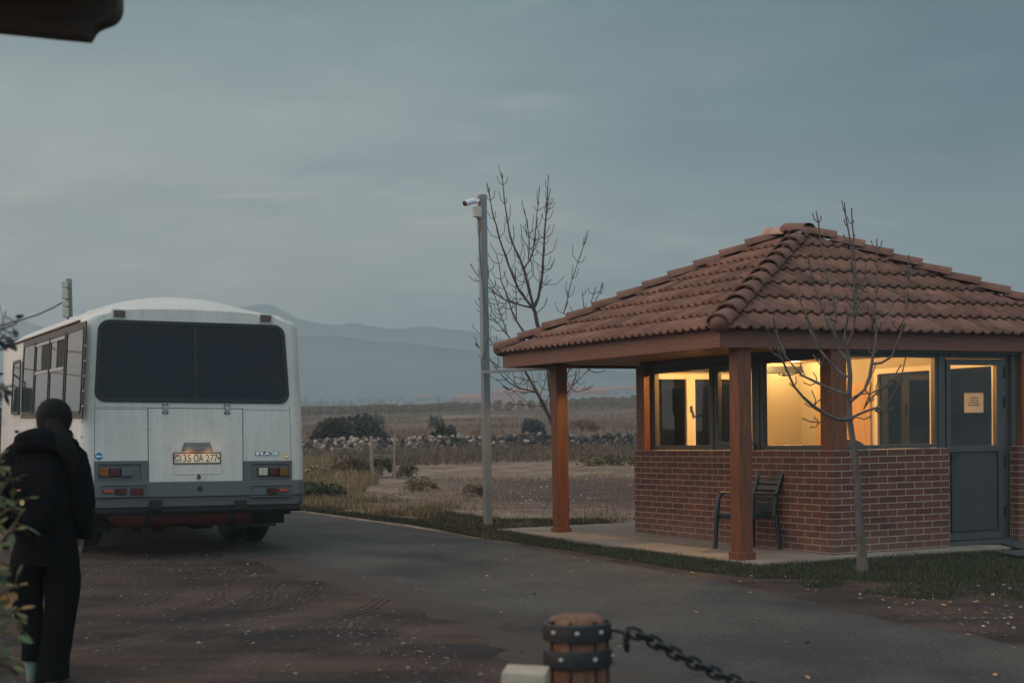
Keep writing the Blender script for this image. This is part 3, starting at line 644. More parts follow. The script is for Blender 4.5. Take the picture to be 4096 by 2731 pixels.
def bus_section(y):
    ins = 0
    if y < .13: ins = .13*(1-math.sqrt(max(0, 1-((.13-y)/.13)**2)))
    if y > 6.8: ins = .2*(1-math.sqrt(max(0, 1-((y-6.8)/.2)**2)))
    top = ZF+(2.945-ZF)*smooth(0, .9, y)-.10*smooth(6.2, 7, y)-(.02 if y < .02 else 0)
    hwg = 1.21-ins; hwb = 1.278-ins; pts = [(-hwb+.02, .52), (-hwb, .6), (-hwb, 1.0), (-hwb+.012, 1.4)]
    zg = ZG
    pts += [(-hwb+(1.278-1.21)*.62, 2.0), (-hwg, zg)]
    for k in range(1, 5):
        a = math.radians(90*k/5); pts.append((-hwg+.12*(1-math.cos(a)), zg+.09*math.sin(a)))
    xe, ze = -hwg+.12, zg+.09
    for k in range(0, 13):
        t = k/12; x = xe*(1-t); pts.append((x, ze+(top-ze)*math.sin(t*math.pi/2)**(.34+.28*smooth(0, .9, y))))
    full = pts+[(-x, z) for x, z in reversed(pts[:-1])]
    return [Vector((x, y, z)) for x, z in full]
ys = [0, .004, .012, .03, .06, .1, .14, .3, .5, .8, 1.1, 1.6, 2.4, 3.4, 4.6, 5.8, 6.3, 6.8, 6.88, 6.95, 7.0]
secs = [bus_section(y) for y in ys]
m = MB(); m.loft(secs, True, True)
body = m.build('body', MT['paint'], bus)
m = MB(); m.box((-1.2, .35, .42), (1.2, 6.8, .515)); m.box((-.5, .5, .3), (.5, 6.5, .43)); m.tube([(-.9, 1.75, .5), (.9, 1.75, .5)], .09); m.sphere((0, 1.75, .5), .2)
m.tube([(-.25, .75, .36), (-.25, .75, .22)], .09, 10); m.box((.1, .6, .26), (.34, .8, .45)); m.box((-.62, .55, .24), (-.5, .75, .45))
m.build('chassis', MT['under'], bus)
# --- rear window
def quadmap(c):
    (ax, az), (bx, bz), (cx, cz), (dx, dz) = c    # TL TR BR BL
    return lambda s, t: ((ax*(1-s)+bx*s)*(1-t)+(dx*(1-s)+cx*s)*t, (az*(1-s)+bz*s)*(1-t)+(dz*(1-s)+cz*s)*t)
wo = quadmap([z1(738, 424), z1(2135, 470), z1(2178, 1062), z1(706, 1046)]); wi = quadmap([z1(766, 455), z1(2102, 498), z1(2148, 1032), z1(738, 1018)])
oo = [wo(a, b) for a, b in rrect(0, 0, 1, 1, .0)] if False else None
def rr2(fm, rx, ry, n=6):
    p = []
    for cx, cy_, a0 in ((1-rx, 1-ry, 0), (rx, 1-ry, 90), (rx, ry, 180), (1-rx, ry, 270)):
        for k in range(n+1):
            a = math.radians(a0+90*k/n); p.append(fm(cx+rx*math.cos(a), cy_+ry*math.sin(a)))
    return p
oo = rr2(wo, .058, .13); ii = rr2(wi, .045, .10)
m = MB(); ring_prism(m, oo, ii, rfn, -.01, .018); rw = m.build('rear_window', MT['rubber'], bus, .004)
m = MB(); m.prism(ii, rfn, -.01, .006); m.build('pane', MT['tint'], rw)
a = z1(1463, 478); b = z1(1470, 1024); m = MB(); m.prism([(a[0]-.014, a[1]), (a[0]+.014, a[1]), (b[0]+.014, b[1]), (b[0]-.014, b[1])], rfn, 0, .014); m.build('divider', MT['rubber'], rw)
# --- panel seams and engine lid
def seam(mb, p, q, w=.007, d=.0015):
    p = Vector(p); q = Vector(q); t = (q-p).normalized(); n = Vector((-t.y, t.x))*w/2
    mb.prism([tuple(p+n), tuple(p-n), tuple(q-n), tuple(q+n)], rfn, -.004, d)
TL, TR, BR_, BL_ = z1(1114, 1097), z1(1822, 1103), z2(1825, 803), z2(1118, 805)
m = MB(); m.prism([BL_, BR_, TR, TL], rfn, -.01, .007); lid = m.build('engine_lid', MT['paint'], bus, .003)
m = MB(); e = .009
ring_prism(m, [(TL[0]-e, TL[1]+e), (TR[0]+e, TR[1]+e), (BR_[0]+e, BR_[1]-e), (BL_[0]-e, BL_[1]-e)], [TL, TR, BR_, BL_], rfn, -.006, .0012)
seam(m, z1(712, 1100), z1(1105, 1102), .004); seam(m, z1(1830, 1106), z1(2178, 1112), .004); seam(m, z1(712, 1050), z1(708, 1490), .004); seam(m, z1(2178, 1070), z1(2190, 1488), .004); seam(m, z1(716, 1085), z1(1110, 1088), .003)
m.build('panel_seams', MT['rubber'], body)
for p in ((1240, 1097), (1705, 1101)):
    c = z1(*p); m = MB(); m.prism(rrect(c[0]-.034, c[1]+.012, c[0]+.034, c[1]+.06, .012), rfn, 0, .014); m.prism(rrect(c[0]-.034, c[1]-.06, c[0]+.034, c[1]-.012, .012), rfn, .005, .018)
    m.bar((c[0]-.024, -.018, c[1]), (c[0]+.024, -.018, c[1]), .022, .03); h = m.build('hinge', MT['steel'], lid, .003)
    for sx in (-.02, .02):
        for sz in (-.045, .045): m = MB(); m.disc((c[0]+sx, c[1]+sz), .009, rfn, 8, .012, .021); m.build('bolt', MT['rubber'], h)
# recess of the number plate
a = z2(1296, 563); b = z2(1660, 742)
m = MB(); o_ = rrect(a[0], b[1], b[0], a[1], .02); i2 = rrect(a[0]+.008, b[1]+.008, b[0]-.008, a[1]-.008, .016); ring_prism(m, o_, i2, rfn, .004, .012); m.build('lid_pressing', MT['paint'], lid)
a = z2(1300, 585); b = z2(1656, 662)
pl = MB(); pl.prism(rrect(a[0], b[1], b[0], a[1], .01), rfn, .009, .014); plate = pl.build('number_plate', MT['plate'], bus)
m = MB(); ring_prism(m, rrect(a[0]-.004, b[1]-.004, b[0]+.004, a[1]+.004, .012), rrect(a[0]+.008, b[1]+.008, b[0]-.008, a[1]-.008, .008), rfn, .008, .0165); m.build('plate_border', MT['platetxt'], plate)
def plate_text(txt, x0, x1, y0, y1, mat):
    A = z2(x0, y0); B = z2(x1, y1); vs, fs = text_mesh(txt, 1.0); xs = [v[0] for v in vs]; zs = [v[1] for v in vs]; mx0, mx1, mz0, mz1 = min(xs), max(xs), min(zs), max(zs)
    q = MB(); q.add([rfn(A[0]+(v[0]-mx0)/(mx1-mx0)*(B[0]-A[0]), B[1]+(v[1]-mz0)/(mz1-mz0)*(A[1]-B[1]), .0158) for v in vs], fs, False); return q
q = plate_text('35', 1374, 1433, 596, 650, 0)
for t, x0, x1 in (('OA', 1454, 1525), ('277', 1545, 1634)):
    k = plate_text(t, x0, x1, 596, 650, 0); q.add(k.v, k.f, False)
k = plate_text('AM', 1309, 1346, 631, 652, 0); q.add(k.v, k.f, False)
for px in (1311, 1641): c = z2(px, 622); q.disc(c, .011, rfn, 10, .014, .019)
q.build('plate_letters', MT['platetxt'], plate)
for k, nm in enumerate(('flagr', 'flagb', 'flago')):
    A = z2(1309, 598+6*k); B = z2(1344, 604+6*k); m = MB(); m.prism([(A[0], B[1]), (B[0], B[1]), (B[0], A[1]), (A[0], A[1])], rfn, .013, .0155); m.build('flag_stripe', MT[nm], plate)
A = z2(1351, 597); B = z2(1359, 650); m = MB(); m.prism([(A[0], B[1]), (B[0], B[1]), (B[0], A[1]), (A[0], A[1])], rfn, .013, .0155); m.build('plate_bar', MT['clearlens'], plate)
a = z2(1362, 507); b = z2(1598, 570)
m = MB(); c = .03
m.add([rfn(a[0]+c, a[1], .0), rfn(b[0]-c, a[1], .0), rfn(b[0], b[1], .0), rfn(a[0], b[1], .0), rfn(a[0]+c+.01, a[1]-.008, .035), rfn(b[0]-c-.01, a[1]-.008, .035), rfn(b[0]-.012, b[1], .055), rfn(a[0]+.012, b[1], .055)],
      [(4, 5, 6, 7), (0, 1, 5, 4), (1, 2, 6, 5), (3, 0, 4, 7), (2, 3, 7, 6), (0, 3, 2, 1)], False)
pc_ = m.build('plate_light_cover', MT['bumper'], bus, .008)
MT['glow'] = M('plate_bulb', (.9, .7, .4), emit=(1, .62, .25), estr=1.2)
mid = (a[0]+b[0])/2
for s in (-.10, .13): m = MB(); m.box((mid+s-.03, -.03, b[1]+.006), (mid+s+.03, -.015, b[1]+.012)); m.build('bulb', MT['glow'], pc_)
for s in (-.10, .13):
    d = D.lights.new('plate_light', 'POINT'); d.energy = .24; d.color = (1, .55, .24); d.shadow_soft_size = .03; o = D.objects.new('plate_light', d); COL.objects.link(o); o.parent = pc_; o.location = (mid+s, -.095, b[1]+.0)
c = z2(1493, 762); m = MB(); m.disc((c[0], c[1]-.008), .022, rfn, 14, 0, .022); m.disc((c[0], c[1]+.016), .014, rfn, 12, 0, .018); m.build('lid_lock', MT['darklock'], lid)
# --- lamp panels
def rect_of(x0, y0, x1, y1): a = z2(x0, y0); b = z2(x1, y1); return a[0], b[1], b[0], a[1]
def lamp_panel(o, inn, lenses):
    X0, Z0_, X1, Z1 = rect_of(*o); x0, z0_, x1, z1_ = rect_of(*inn); m = MB()
    ring_prism(m, [(X0, Z0_), (X1, Z0_), (X1, Z1), (X0, Z1)], [(x0, z0_), (x1, z0_), (x1, z1_), (x0, z1_)], rfn, -.004, .022); m.prism([(x0, z0_), (x1, z0_), (x1, z1_), (x0, z1_)], rfn, -.006, .004)
    p = m.build('lamp_panel', MT['bumper'], bus, .004)
    for (lx0, ly0, lx1, ly1, mt) in lenses:
        a0, b0, a1, b1 = rect_of(lx0, ly0, lx1, ly1); m = MB(); m.prism(rrect(a0-.006, b0-.006, a1+.006, b1+.006, .01), rfn, 0, .028); l = m.build('tail_lamp', MT['rubber'], p, .003)
        m = MB(); m.prism(rrect(a0, b0, a1, b1, .008), rfn, .028, .045); m.build('lens', MT[mt], l, .005)
        if mt == 'clearlens':
            m = MB()
            for k in range(9): zz = b0+(b1-b0)*(k+.7)/9.4; m.prism([(a0+.008, zz), (a1-.008, zz), (a1-.008, zz+.003), (a0+.008, zz+.003)], rfn, .044, .0475)
            m.build('lens_ribs', MT['darklock'], l)
lamp_panel((705, 646, 1113, 810), (738, 672, 1058, 790), [(740, 700, 814, 758, 'amber'), (824, 700, 898, 758, 'redlens'), (911, 700, 985, 758, 'clearlens')])
lamp_panel((1830, 645, 2193, 802), (1890, 668, 2172, 782), [(1940, 697, 2007, 752, 'whitelens'), (2016, 697, 2086, 752, 'redlens'), (2095, 697, 2166, 752, 'amber')])
# --- bumper with a step, wrapping the corners
a = z2(705, 813); zt_ = a[1]; zb_ = z2(1200, 986)[1]; zs_ = z2(1400, 914)[1]
def bump_path(off):
    p = []; hw = 1.266+off*.3
    p.append((-hw, 1.0)); 
    for k in range(7):
        t = math.radians(90*k/6); p.append((-hw+.16-.16*math.cos(t), .16-.05-off-.16*math.sin(t)+.0))
    return p+[(-x, y) for x, y in reversed(p)]
m = MB()
for (za, zb2, o1, o2) in ((zt_, zs_+.01, .03, .034), (zs_+.01, zs_, .034, .01), (zs_, zb_, .01, .0), (zb_, zb_-.02, .0, -.06), (zt_+.006, zt_, -.02, .03)):
    A = bump_path(o1); B = bump_path(o2); n = len(A); m.add([(x, y, za) for x, y in A]+[(x, y, zb2) for x, y in B], [(k, k+1, n+k+1, n+k) for k in range(n-1)], False)
bumper = m.build('bumper', MT['bumper'], bus)
bf = lambda a, b, d: (a, -.1-d+.055, b)
def bumper_inset(o, lenses):
    X0, Z0_, X1, Z1 = rect_of(*o); m = MB(); e = .012
    ring_prism(m, rrect(X0-e, Z0_-e, X1+e, Z1+e, .012), rrect(X0, Z0_, X1, Z1, .01), bf, .015, .052); m.build('lamp_recess', MT['bumper'], bumper, .004)
    for (x0, y0, x1, y1, mt) in lenses:
        a0, b0, a1, b1 = rect_of(x0, y0, x1, y1); m = MB(); m.prism(rrect(a0-.005, b0-.005, a1+.005, b1+.005, .006), bf, .02, .05); l = m.build('marker_lamp', MT['rubber'], bumper); m = MB(); m.prism(rrect(a0, b0, a1, b1, .006), bf, .05, .062); m.build('lens', MT[mt], l, .003)
bumper_inset((745, 830, 1086, 903), [(767, 861, 838, 879, 'redrefl'), (856, 850, 934, 892, 'redlens'), (972, 849, 1062, 896, 'redlens')])
bumper_inset((1872, 830, 2172, 901), [(1994, 845, 2066, 886, 'redlens'), (2083, 852, 2146, 870, 'redrefl')])
c = z2(1487, 852); m = MB(); m.disc(c, .03, bf, 18, .02, .042); m.build('tow_hole', MT['rubber'], bumper)
for x0, x1 in ((1112, 1202), (1752, 1838)):
    a = z2(x0, 938); b = z2(x1, 990); m = MB(); m.prism([(a[0]-.008, b[1]-.02), (b[0]-.004, b[1]-.02), (b[0]+.004, a[1]), (a[0]+.006, a[1])], bf, -.02, .046); m.build('bumper_notch', MT['under'], bumper)
# --- red gas cylinder slung under the bumper
ca = z2(868, 1048); cb = z2(1930, 1045); zc = ca[1]+.0; rc = .165
m = MB(); xs_ = [(ca[0]-.06, .02), (ca[0]-.03, .08), (ca[0]+.04, .14), (ca[0]+.12, rc), (cb[0]-.10, rc), (cb[0]-.04, .145), (cb[0]-.005, .09), (cb[0]+.01, .02)]
m.tube([(x, .22, zc) for x, r in xs_], [r for x, r in xs_], 22); m.build('gas_cylinder', MT['tank'], bus)
for px in (1117, 1762):
    c = z2(px, 1048); m = MB(); m.tube([(c[0]-.028, .22, zc), (c[0]+.028, .22, zc)], rc+.008, 22); m.box((c[0]-.03, .05, zc), (c[0]+.03, .4, zc+.22)); m.build('cylinder_strap', MT['rubber'], bus)
m = MB(); m.box((-1.2, -.035, zb_-.06), (1.2, .0, zb_+.03)); m.box((-1.2, .0, zb_-.09), (1.2, .3, zb_-.01)); m.box((-1.2, .6, .3), (1.2, .62, zb_)); m.build('valance', MT['under'], bus)
# --- wheels
def wheel(x, y, w, dual):
    l = MB(); R = .46; rr_ = [(.0, .25), (.0, .40), (.03, .445), (.06, R), (w-.06, R), (w-.03, .445), (w, .40), (w, .25)]
    rings = [[(x+a, y+r*math.cos(2*math.pi*k/32), R+r*math.sin(2*math.pi*k/32)) for k in range(32)] for a, r in rr_]
    l.loft(rings, False, True)
    for q in (.3, .5, .7):
        l.loft([[(x+w*q+d, y+(R+.002)*math.cos(2*math.pi*k/32), R+(R+.002)*math.sin(2*math.pi*k/32)) for k in range(32)] for d in (-.012, .012)], False, True)
    o = l.build('wheel', MT['rubber'], bus)
    l = MB(); l.tube([(x+.03, y, R), (x+w-.03, y, R)], .26, 24); l.tube([(x+.01, y, R), (x+w-.01, y, R)], .1, 16); l.build('rim', MT['steel'], o)
for s in (-1, 1):
    for k in (0, 1):
        x = 1.27-.24*(k+1)+(-.03 if k else 0); x = x if s > 0 else -x-.24; wheel(x, 1.75, .24, True)
    wheel(1.0 if s > 0 else -1.24, 5.5, .24, False)
    m = MB(); m.box((s*1.0-.28, 1.19, .22), (s*1.0+.28, 1.205, .60)); m.build('mud_flap', MT['rubber'], bus)
for s in (-1, 1):
    for y in (1.75, 5.5):
        m = MB(); m.prism([(y+.60*math.cos(math.pi*k/16), .50+.42*math.sin(math.pi*k/16)) for k in range(17)], lambda a, b, d: (s*(1.274+d), a, b), 0, .008); m.build('wheel_arch', MT['under'], bus)
m = MB()      # torn guard hanging behind the right corner
A = z2(1935, 985); B = z2(2240, 968); C_ = z2(2160, 1060); E_ = z2(2145, 1120); F_ = z2(2085, 1105); G_ = z2(1930, 1100)
m.prism([A, B, C_, E_, F_, G_], rfn, -.36, -.34); m.build('side_guard', MT['under'], bus)
# --- roof marker lamps
for (x0, y0, x1, y1) in ((850, 357, 938, 408), (1954, 393, 2036, 444)):
    a = z1(x0, y0); b = z1(x1, y1); m = MB(); m.prism(rrect(a[0]-.02, b[1]-.014, b[0]+.02, a[1]+.014, .02), rfn, -.02, .012); l = m.build('roof_lamp', MT['paint'], bus, .004)
    m = MB(); m.prism(rrect(a[0], b[1], b[0], a[1], .014), rfn, .01, .03); m.build('lens', MT['redlens'], l, .006)
# --- stickers and badge
c = z2(742, 611); m = MB(); m.disc(c, .04, rfn, 24, 0, .003); st = m.build('blue_sticker', MT['blue'], bus)
m = MB(); m.prism([(c[0]-.032, c[1]), (c[0]-.01, c[1]+.016), (c[0]-.01, c[1]+.006), (c[0]+.032, c[1]+.006), (c[0]+.032, c[1]-.006), (c[0]-.01, c[1]-.006), (c[0]-.01, c[1]-.016)], rfn, .002, .0045); m.build('arrow', MT['white'], st)
c = z2(2155, 610); m = MB(); m.disc(c, .034, rfn, 24, 0, .003); st = m.build('yellow_sticker', MT['yellow'], bus)
m = MB(); m.box((c[0]-.024, -.0045, c[1]-.008), (c[0]+.024, -.001, c[1]+.008)); m.build('bar_mark', MT['white'], st)
a = z2(1921, 576); b = z2(2093, 602); m = MB(); m.prism([(a[0], b[1]), (b[0], b[1]), (b[0], a[1]), (a[0], a[1])], rfn, 0, .006); bd = m.build('badge', MT['rubber'], bus)
wB, hB = b[0]-a[0], a[1]-b[1]; e = .006
LT = [[(.02, .08), (.02, .92), (.33, .92), (.33, .08), (.22, .08), (.22, .62), (.15, .62), (.15, .08)], [(.36, .08), (.47, .92), (.53, .92), (.65, .08), (.55, .08), (.52, .26), (.47, .26), (.44, .08)],
      [(.60, .92), (.97, .92), (.97, .08), (.68, .08), (.66, .34), (.86, .34), (.86, .44), (.74, .44), (.73, .60), (.86, .60), (.86, .68), (.64, .68)]]
m = MB()
for L_ in LT: m.prism([(a[0]+s*wB, b[1]+t*hB) for s, t in L_], rfn, .005, .009)
m.build('badge_letters', MT['white'], bd)
# --- left side: windows, gutter, rail, door, mirror
def sx_at(z): return -1.278+.066*min(1, max(0, (z-1.35)/1.2))
def sfn(y, z, d): return (sx_at(z)-d, y, z)
zsil, ztop = 1.52, 2.52
XS = -1.24
def sp(zx, zy, blk): # pixel from the 4x zooms of the left edge
    return side(zx*.1436, (608.7 if blk == 1 else 826.9)+zy*.1436, XS)
yw0 = sp(1325, 900, 1)[0]; yp = [sp(1035, 1030, 1)[0], sp(782, 1110, 1)[0], sp(548, 1190, 1)[0], sp(352, 1260, 1)[0]]
zsil = side(57, 951.5, XS)[1]; zsil = max(1.35, min(1.65, zsil))
ed = [yw0, *yp]; print('bus side windows', ed, zsil)
if not all(b > a+.3 for a, b in zip(ed, ed[1:])): ed = [.55, 1.75, 2.95, 4.15, 5.35]
m = MB(); m.prism([(ed[0]-.03, zsil-.05), (ed[-1]+.05, zsil-.05), (ed[-1]+.05, ztop+.05), (ed[0]-.03, ztop+.05)], sfn, -.01, .004); wb = m.build('window_band', MT['rubber'], bus)
for i in range(4):
    y0, y1 = ed[i]+.045, ed[i+1]-.045
    m = MB(); ring_prism(m, rrect(y0, zsil, y1, ztop, .07), rrect(y0+.03, zsil+.03, y1-.03, ztop-.03, .05), sfn, 0, .014); w = m.build('side_window', MT['rubber'], bus)
    m = MB(); m.prism(rrect(y0+.03, zsil+.03, y1-.03, ztop-.03, .05), sfn, .001, .006); m.build('pane', MT['sideglass'], w)
    if i in (1, 2):
        zm = zsil+.54*(ztop-zsil); m = MB(); m.prism([(y0+.03, zm), (y1-.03, zm), (y1-.03, zm+.035), (y0+.03, zm+.035)], sfn, .004, .018)
        yc = (y0+y1)/2+.03
        m.prism([(y0+.03, ztop-.075), (y1-.03, ztop-.075), (y1-.03, ztop-.045), (y0+.03, ztop-.045)], sfn, .004, .016); m.prism([(yc-.012, zm), (yc+.012, zm), (yc+.012, ztop-.05), (yc-.012, ztop-.05)], sfn, .004, .018); m.build('slider_frame', MT['steel'], w)
        m = MB(); m.prism([(y0+.06, zm+.04), (yc-.015, zm+.04), (yc-.015, ztop-.08), (y0+.06, ztop-.08)], sfn, .004, .0075); m.build('open_slider', MT['under'], w)
MT['rust'] = M('brown_gutter', (.10, .045, .03), .7, .2)
m = MB(); m.tube([(-1.222, y, ZG+.02) for y in (.2, 2, 4, 6, 6.7)], .014, 6); m.build('gutter', MT['rust'], bus)
m = MB(); y = .75
while y < 6.0: m.tube([(-1.02, y, 2.70), (-1.02, y+1.27, 2.70)], .015, 6); m.box((-1.04, y+.02, 2.62), (-1.0, y+.05, 2.70)); y += 1.32
m.build('roof_rail', MT['rust'], bus)
for y in (1.6, 2.9):
    m = MB(); m.box((-.86, y, 2.72), (-.62, y+.22, 2.82)); m.tube([(-.8, y+.1, 2.8), (-.8, y+.1, 2.87)], .02, 6); m.build('roof_vent', MT['paint'], bus, .02)
m = MB()
for k in range(7): m.sphere((sx_at(2.3-.16*k)-.004, ed[0]-.085, 2.3-.16*k), .012, 6, 5)
m.build('trim_screws', MT['steel'], body)
dy0 = ed[-1]+.1
m = MB(); m.prism(rrect(dy0, .75, dy0+.95, 2.40, .06), sfn, -.01, .008); dr = m.build('driver_door', MT['paint'], bus, .004)
m = MB(); ring_prism(m, rrect(dy0+.08, zsil, dy0+.87, 2.34, .06), rrect(dy0+.12, zsil+.04, dy0+.83, 2.30, .05), sfn, .005, .02); m.build('door_window_frame', MT['rubber'], dr)
m = MB(); m.prism(rrect(dy0+.12, zsil+.04, dy0+.83, 2.30, .05), sfn, .006, .011); m.build('pane', MT['sideglass'], dr)
m = MB(); m.prism(rrect(dy0+.06, 1.33, dy0+.2, 1.37, .015), sfn, .008, .04); m.prism(rrect(dy0-.02, .95, dy0+.04, 1.0, .01), sfn, .0, .03); m.build('door_handle', MT['rust'], dr)
m = MB(); m.prism([(dy0-.012, .7), (dy0-.002, .7), (dy0-.002, 2.3), (dy0-.012, 2.3)], sfn, -.002, .0105); m.build('door_gap', MT['rust'], dr)
MT['teal'] = M('teal_stripe', (.03, .17, .16), .5, .05)
m = MB(); m.prism([(.35, .93), (dy0-.03, .93), (dy0-.03, 1.0), (.35, 1.0)], sfn, -.002, .002); m.build('side_stripe', MT['teal'], body)
# mirrors
def mirror(s):
    m = MB(); m.prism(rrect(-.14, -.27, .14, .27, .06), lambda a, b, d: (s*1.62+a, 7.05+d, 1.78+b), 0, .08); q = m.build('wing_mirror', MT['rubber'], bus, .02)
    m = MB(); m.prism(rrect(-.115, -.245, .115, .245, .05), lambda a, b, d: (s*1.62+a, 7.05+d, 1.78+b), -.004, .003); m.build('mirror_glass', MT['sideglass'], q)
    m = MB(); m.tube([(s*1.2, 6.9, 2.2), (s*1.45, 7.1, 2.22), (s*1.62, 7.14, 2.12), (s*1.62, 7.14, 2.0)], .016, 8); m.tube([(s*1.25, 6.9, 1.5), (s*1.5, 7.1, 1.46), (s*1.62, 7.14, 1.52)], .016, 8); m.build('mirror_arm', MT['rubber'], q)
mirror(-1); mirror(1)
m = MB(); m.prism(rrect(-1.1, 1.35, 1.1, 2.4, .1), lambda a, b, d: (a, 7.0+d, b), -.01, .006); m.build('windscreen', MT['tint'], bus)
# ================================================================ TERRAIN, ROAD
def rowpts():
    ys = [-40, -25, -14, -8, -4]; y = -2.0
    while y < 40: ys.append(y); y += .45+.012*max(0, y)
    while y < 1290: ys.append(y); y *= 1.035
    return ys
m = MB(); YS = rowpts(); NX = 190
for y in YS:
    wd = 26+abs(y)*1.15
    for i in range(NX+1):
        s = 2*i/NX-1; x = wd*(.35*s+.65*s**3)
        z = g(x, y)
        if y > 23: z += .10*smooth(23, 40, y)*noise.noise((x*.22, y*.12, 0))*min(1, 60/y+.4)+.25*smooth(70, 160, y)*noise.noise((x*.03, y*.02, 3))
        m.v.append((x, y, z))
n = NX+1
for j in range(len(YS)-1):
    for i in range(NX): m.f.append((j*n+i, j*n+i+1, j*n+n+i+1, j*n+n+i)); m.t.append((1, 1, 1)); m.sm.append(True); m.mi.append(0)
def ground_mat():
    mt = D.materials.new('ground_earth'); mt.use_nodes = True; nt = mt.node_tree; N = nt.nodes.new; L = nt.links.new; b = nt.nodes['Principled BSDF']
    tc = N('ShaderNodeTexCoord'); s = N('ShaderNodeSeparateXYZ'); L(tc.outputs['Object'], s.inputs[0])
    def noise_(scale, det=5, rough=.6, st=None, dist=0):
        q = N('ShaderNodeTexNoise'); q.inputs['Scale'].default_value = scale; q.inputs['Detail'].default_value = det; q.inputs['Roughness'].default_value = rough; q.inputs['Distortion'].default_value = dist
        if st:
            mp = N('ShaderNodeMapping'); mp.inputs['Scale'].default_value = st; L(tc.outputs['Object'], mp.inputs[0]); L(mp.outputs[0], q.inputs['Vector'])
        else: L(tc.outputs['Object'], q.inputs['Vector'])
        return q.outputs['Fac']
    def op(o, a, b_=None, c=None, clamp=False):
        q = N('ShaderNodeMath'); q.operation = o; q.use_clamp = clamp
        for i, w in enumerate((a, b_, c)):
            if w is None: continue
            if isinstance(w, (int, float)): q.inputs[i].default_value = w
            else: L(w, q.inputs[i])
        return q.outputs[0]
    def ramp(f, pts, interp='LINEAR'):
        r = N('ShaderNodeValToRGB'); L(f, r.inputs[0]); e = r.color_ramp.elements; r.color_ramp.interpolation = interp
        while len(e) < len(pts): e.new(.5)
        for k, (p, c) in zip(e, pts): k.position = p; k.color = (*c, 1) if not isinstance(c, (int, float)) else (c, c, c, 1)
        return r.outputs[0]
    def mix(f, a, c, mode='MIX'):
        q = N('ShaderNodeMix'); q.data_type = 'RGBA'; q.blend_type = mode
        for sk, w in ((q.inputs[0], f), (q.inputs[6], a), (q.inputs[7], c)):
            if isinstance(w, (int, float)): sk.default_value = w
            elif isinstance(w, tuple): sk.default_value = (*w, 1)
            else: L(w, sk)
        return q.outputs[2]
    big = noise_(.16, 4); mid = noise_(.9, 6, .65); fine = noise_(7, 5, .7); gr = noise_(45, 3, .7); strk = noise_(.8, 5, .6, (.35, 2.2, 1))
    X, Y = s.outputs[0], s.outputs[1]
    yw = op('ADD', Y, op('MULTIPLY', op('SUBTRACT', strk, .5), op('MULTIPLY', Y, .34)))
    yw = op('ADD', yw, op('MULTIPLY', op('SUBTRACT', big, .5), op('MULTIPLY', Y, .22)))
    # forecourt gravel near the camera: dark reddish cinder with dusty tracks
    near = mix(ramp(strk, [(.40, 0), (.62, 1)]), (.018, .0145, .0145), (.060, .037, .029))
    near = mix(ramp(mid, [(.45, 0), (.66, 1)]), near, (.068, .046, .038)); near = mix(ramp(gr, [(.52, 0), (.70, 1)]), near, (.016, .014, .015)); near = mix(ramp(fine, [(.62, 0), (.75, .6)]), near, (.13, .10, .085))
    def tracks(cx, cy_, radii, w):      # tyre marks: grooved arcs round one turning centre
        vm = N('ShaderNodeVectorMath'); vm.operation = 'DISTANCE'; L(tc.outputs['Object'], vm.inputs[0]); vm.inputs[1].default_value = (cx, cy_, 0); d = op('ADD', vm.outputs['Value'], op('MULTIPLY', op('SUBTRACT', mid, .5), .18)); tot = None
        for q in radii:
            e = op('SUBTRACT', 1, op('DIVIDE', op('ABSOLUTE', op('SUBTRACT', d, q)), w), None, True); tot = e if tot is None else op('MAXIMUM', tot, e)
        return op('MULTIPLY', ramp(tot, [(0, 0), (.35, 1)]), op('MULTIPLY_ADD', op('SINE', op('MULTIPLY', d, 95)), .5, .5))
    rutm = op('MAXIMUM', tracks(-8.6, 12.7, (5.15, 5.6, 6.35, 6.8), .12), tracks(-4.1, 12.2, (1.55, 1.95, 3.0), .13)); rutm = op('MULTIPLY', rutm, ramp(big, [(.38, 0), (.5, 1)]))
    vs = N('ShaderNodeVectorMath'); vs.operation = 'DISTANCE'; L(tc.outputs['Object'], vs.inputs[0]); vs.inputs[1].default_value = (-5.2, 13.2, 0)      # broad sweeps left by turning buses
    swp = op('SINE', op('ADD', op('MULTIPLY', vs.outputs['Value'], 4.2), op('MULTIPLY', mid, 5.0))); near = mix(1, near, ramp(op('MULTIPLY_ADD', swp, .5, .5), [(.1, (.82, .82, .84)), (.5, (1, 1, 1)), (.9, (1.20, 1.16, 1.13))]), 'MULTIPLY')
    near = mix(op('MULTIPLY', rutm, .5), near, (.013, .011, .011))
    # sandy soil
    sand = mix(ramp(mid, [(.38, 0), (.62, 1)]), (.125, .082, .059), (.31, .225, .16)); sand = mix(ramp(fine, [(.44, 0), (.62, .85)]), sand, (.10, .07, .055))
    red = mix(ramp(fine, [(.4, 0), (.7, 1)]), (.042, .020, .021), (.085, .042, .036)); red = mix(ramp(gr, [(.60, 0), (.68, .8)]), red, (.42, .34, .28))
    grey = mix(ramp(mid, [(.35, 0), (.7, 1)]), (.085, .064, .051), (.14, .10, .076))
    brown = mix(ramp(strk, [(.35, 0), (.68, 1)]), (.095, .050, .032), (.18, .098, .06)); brown = mix(ramp(big, [(.42, 0), (.62, 1)]), brown, (.115, .072, .045)); brown = mix(ramp(mid, [(.56, 0), (.7, .6)]), brown, (.05, .038, .03))
    def band(y0, y1, w): return op('MULTIPLY', N_map(y0-w, y0+w), op('SUBTRACT', 1, N_map(y1-w, y1+w)))
    def N_map(a, c):
        q = N('ShaderNodeMapRange'); q.interpolation_type = 'SMOOTHSTEP'; L(yw, q.inputs[0]); q.inputs[1].default_value = a; q.inputs[2].default_value = c; return q.outputs[0]
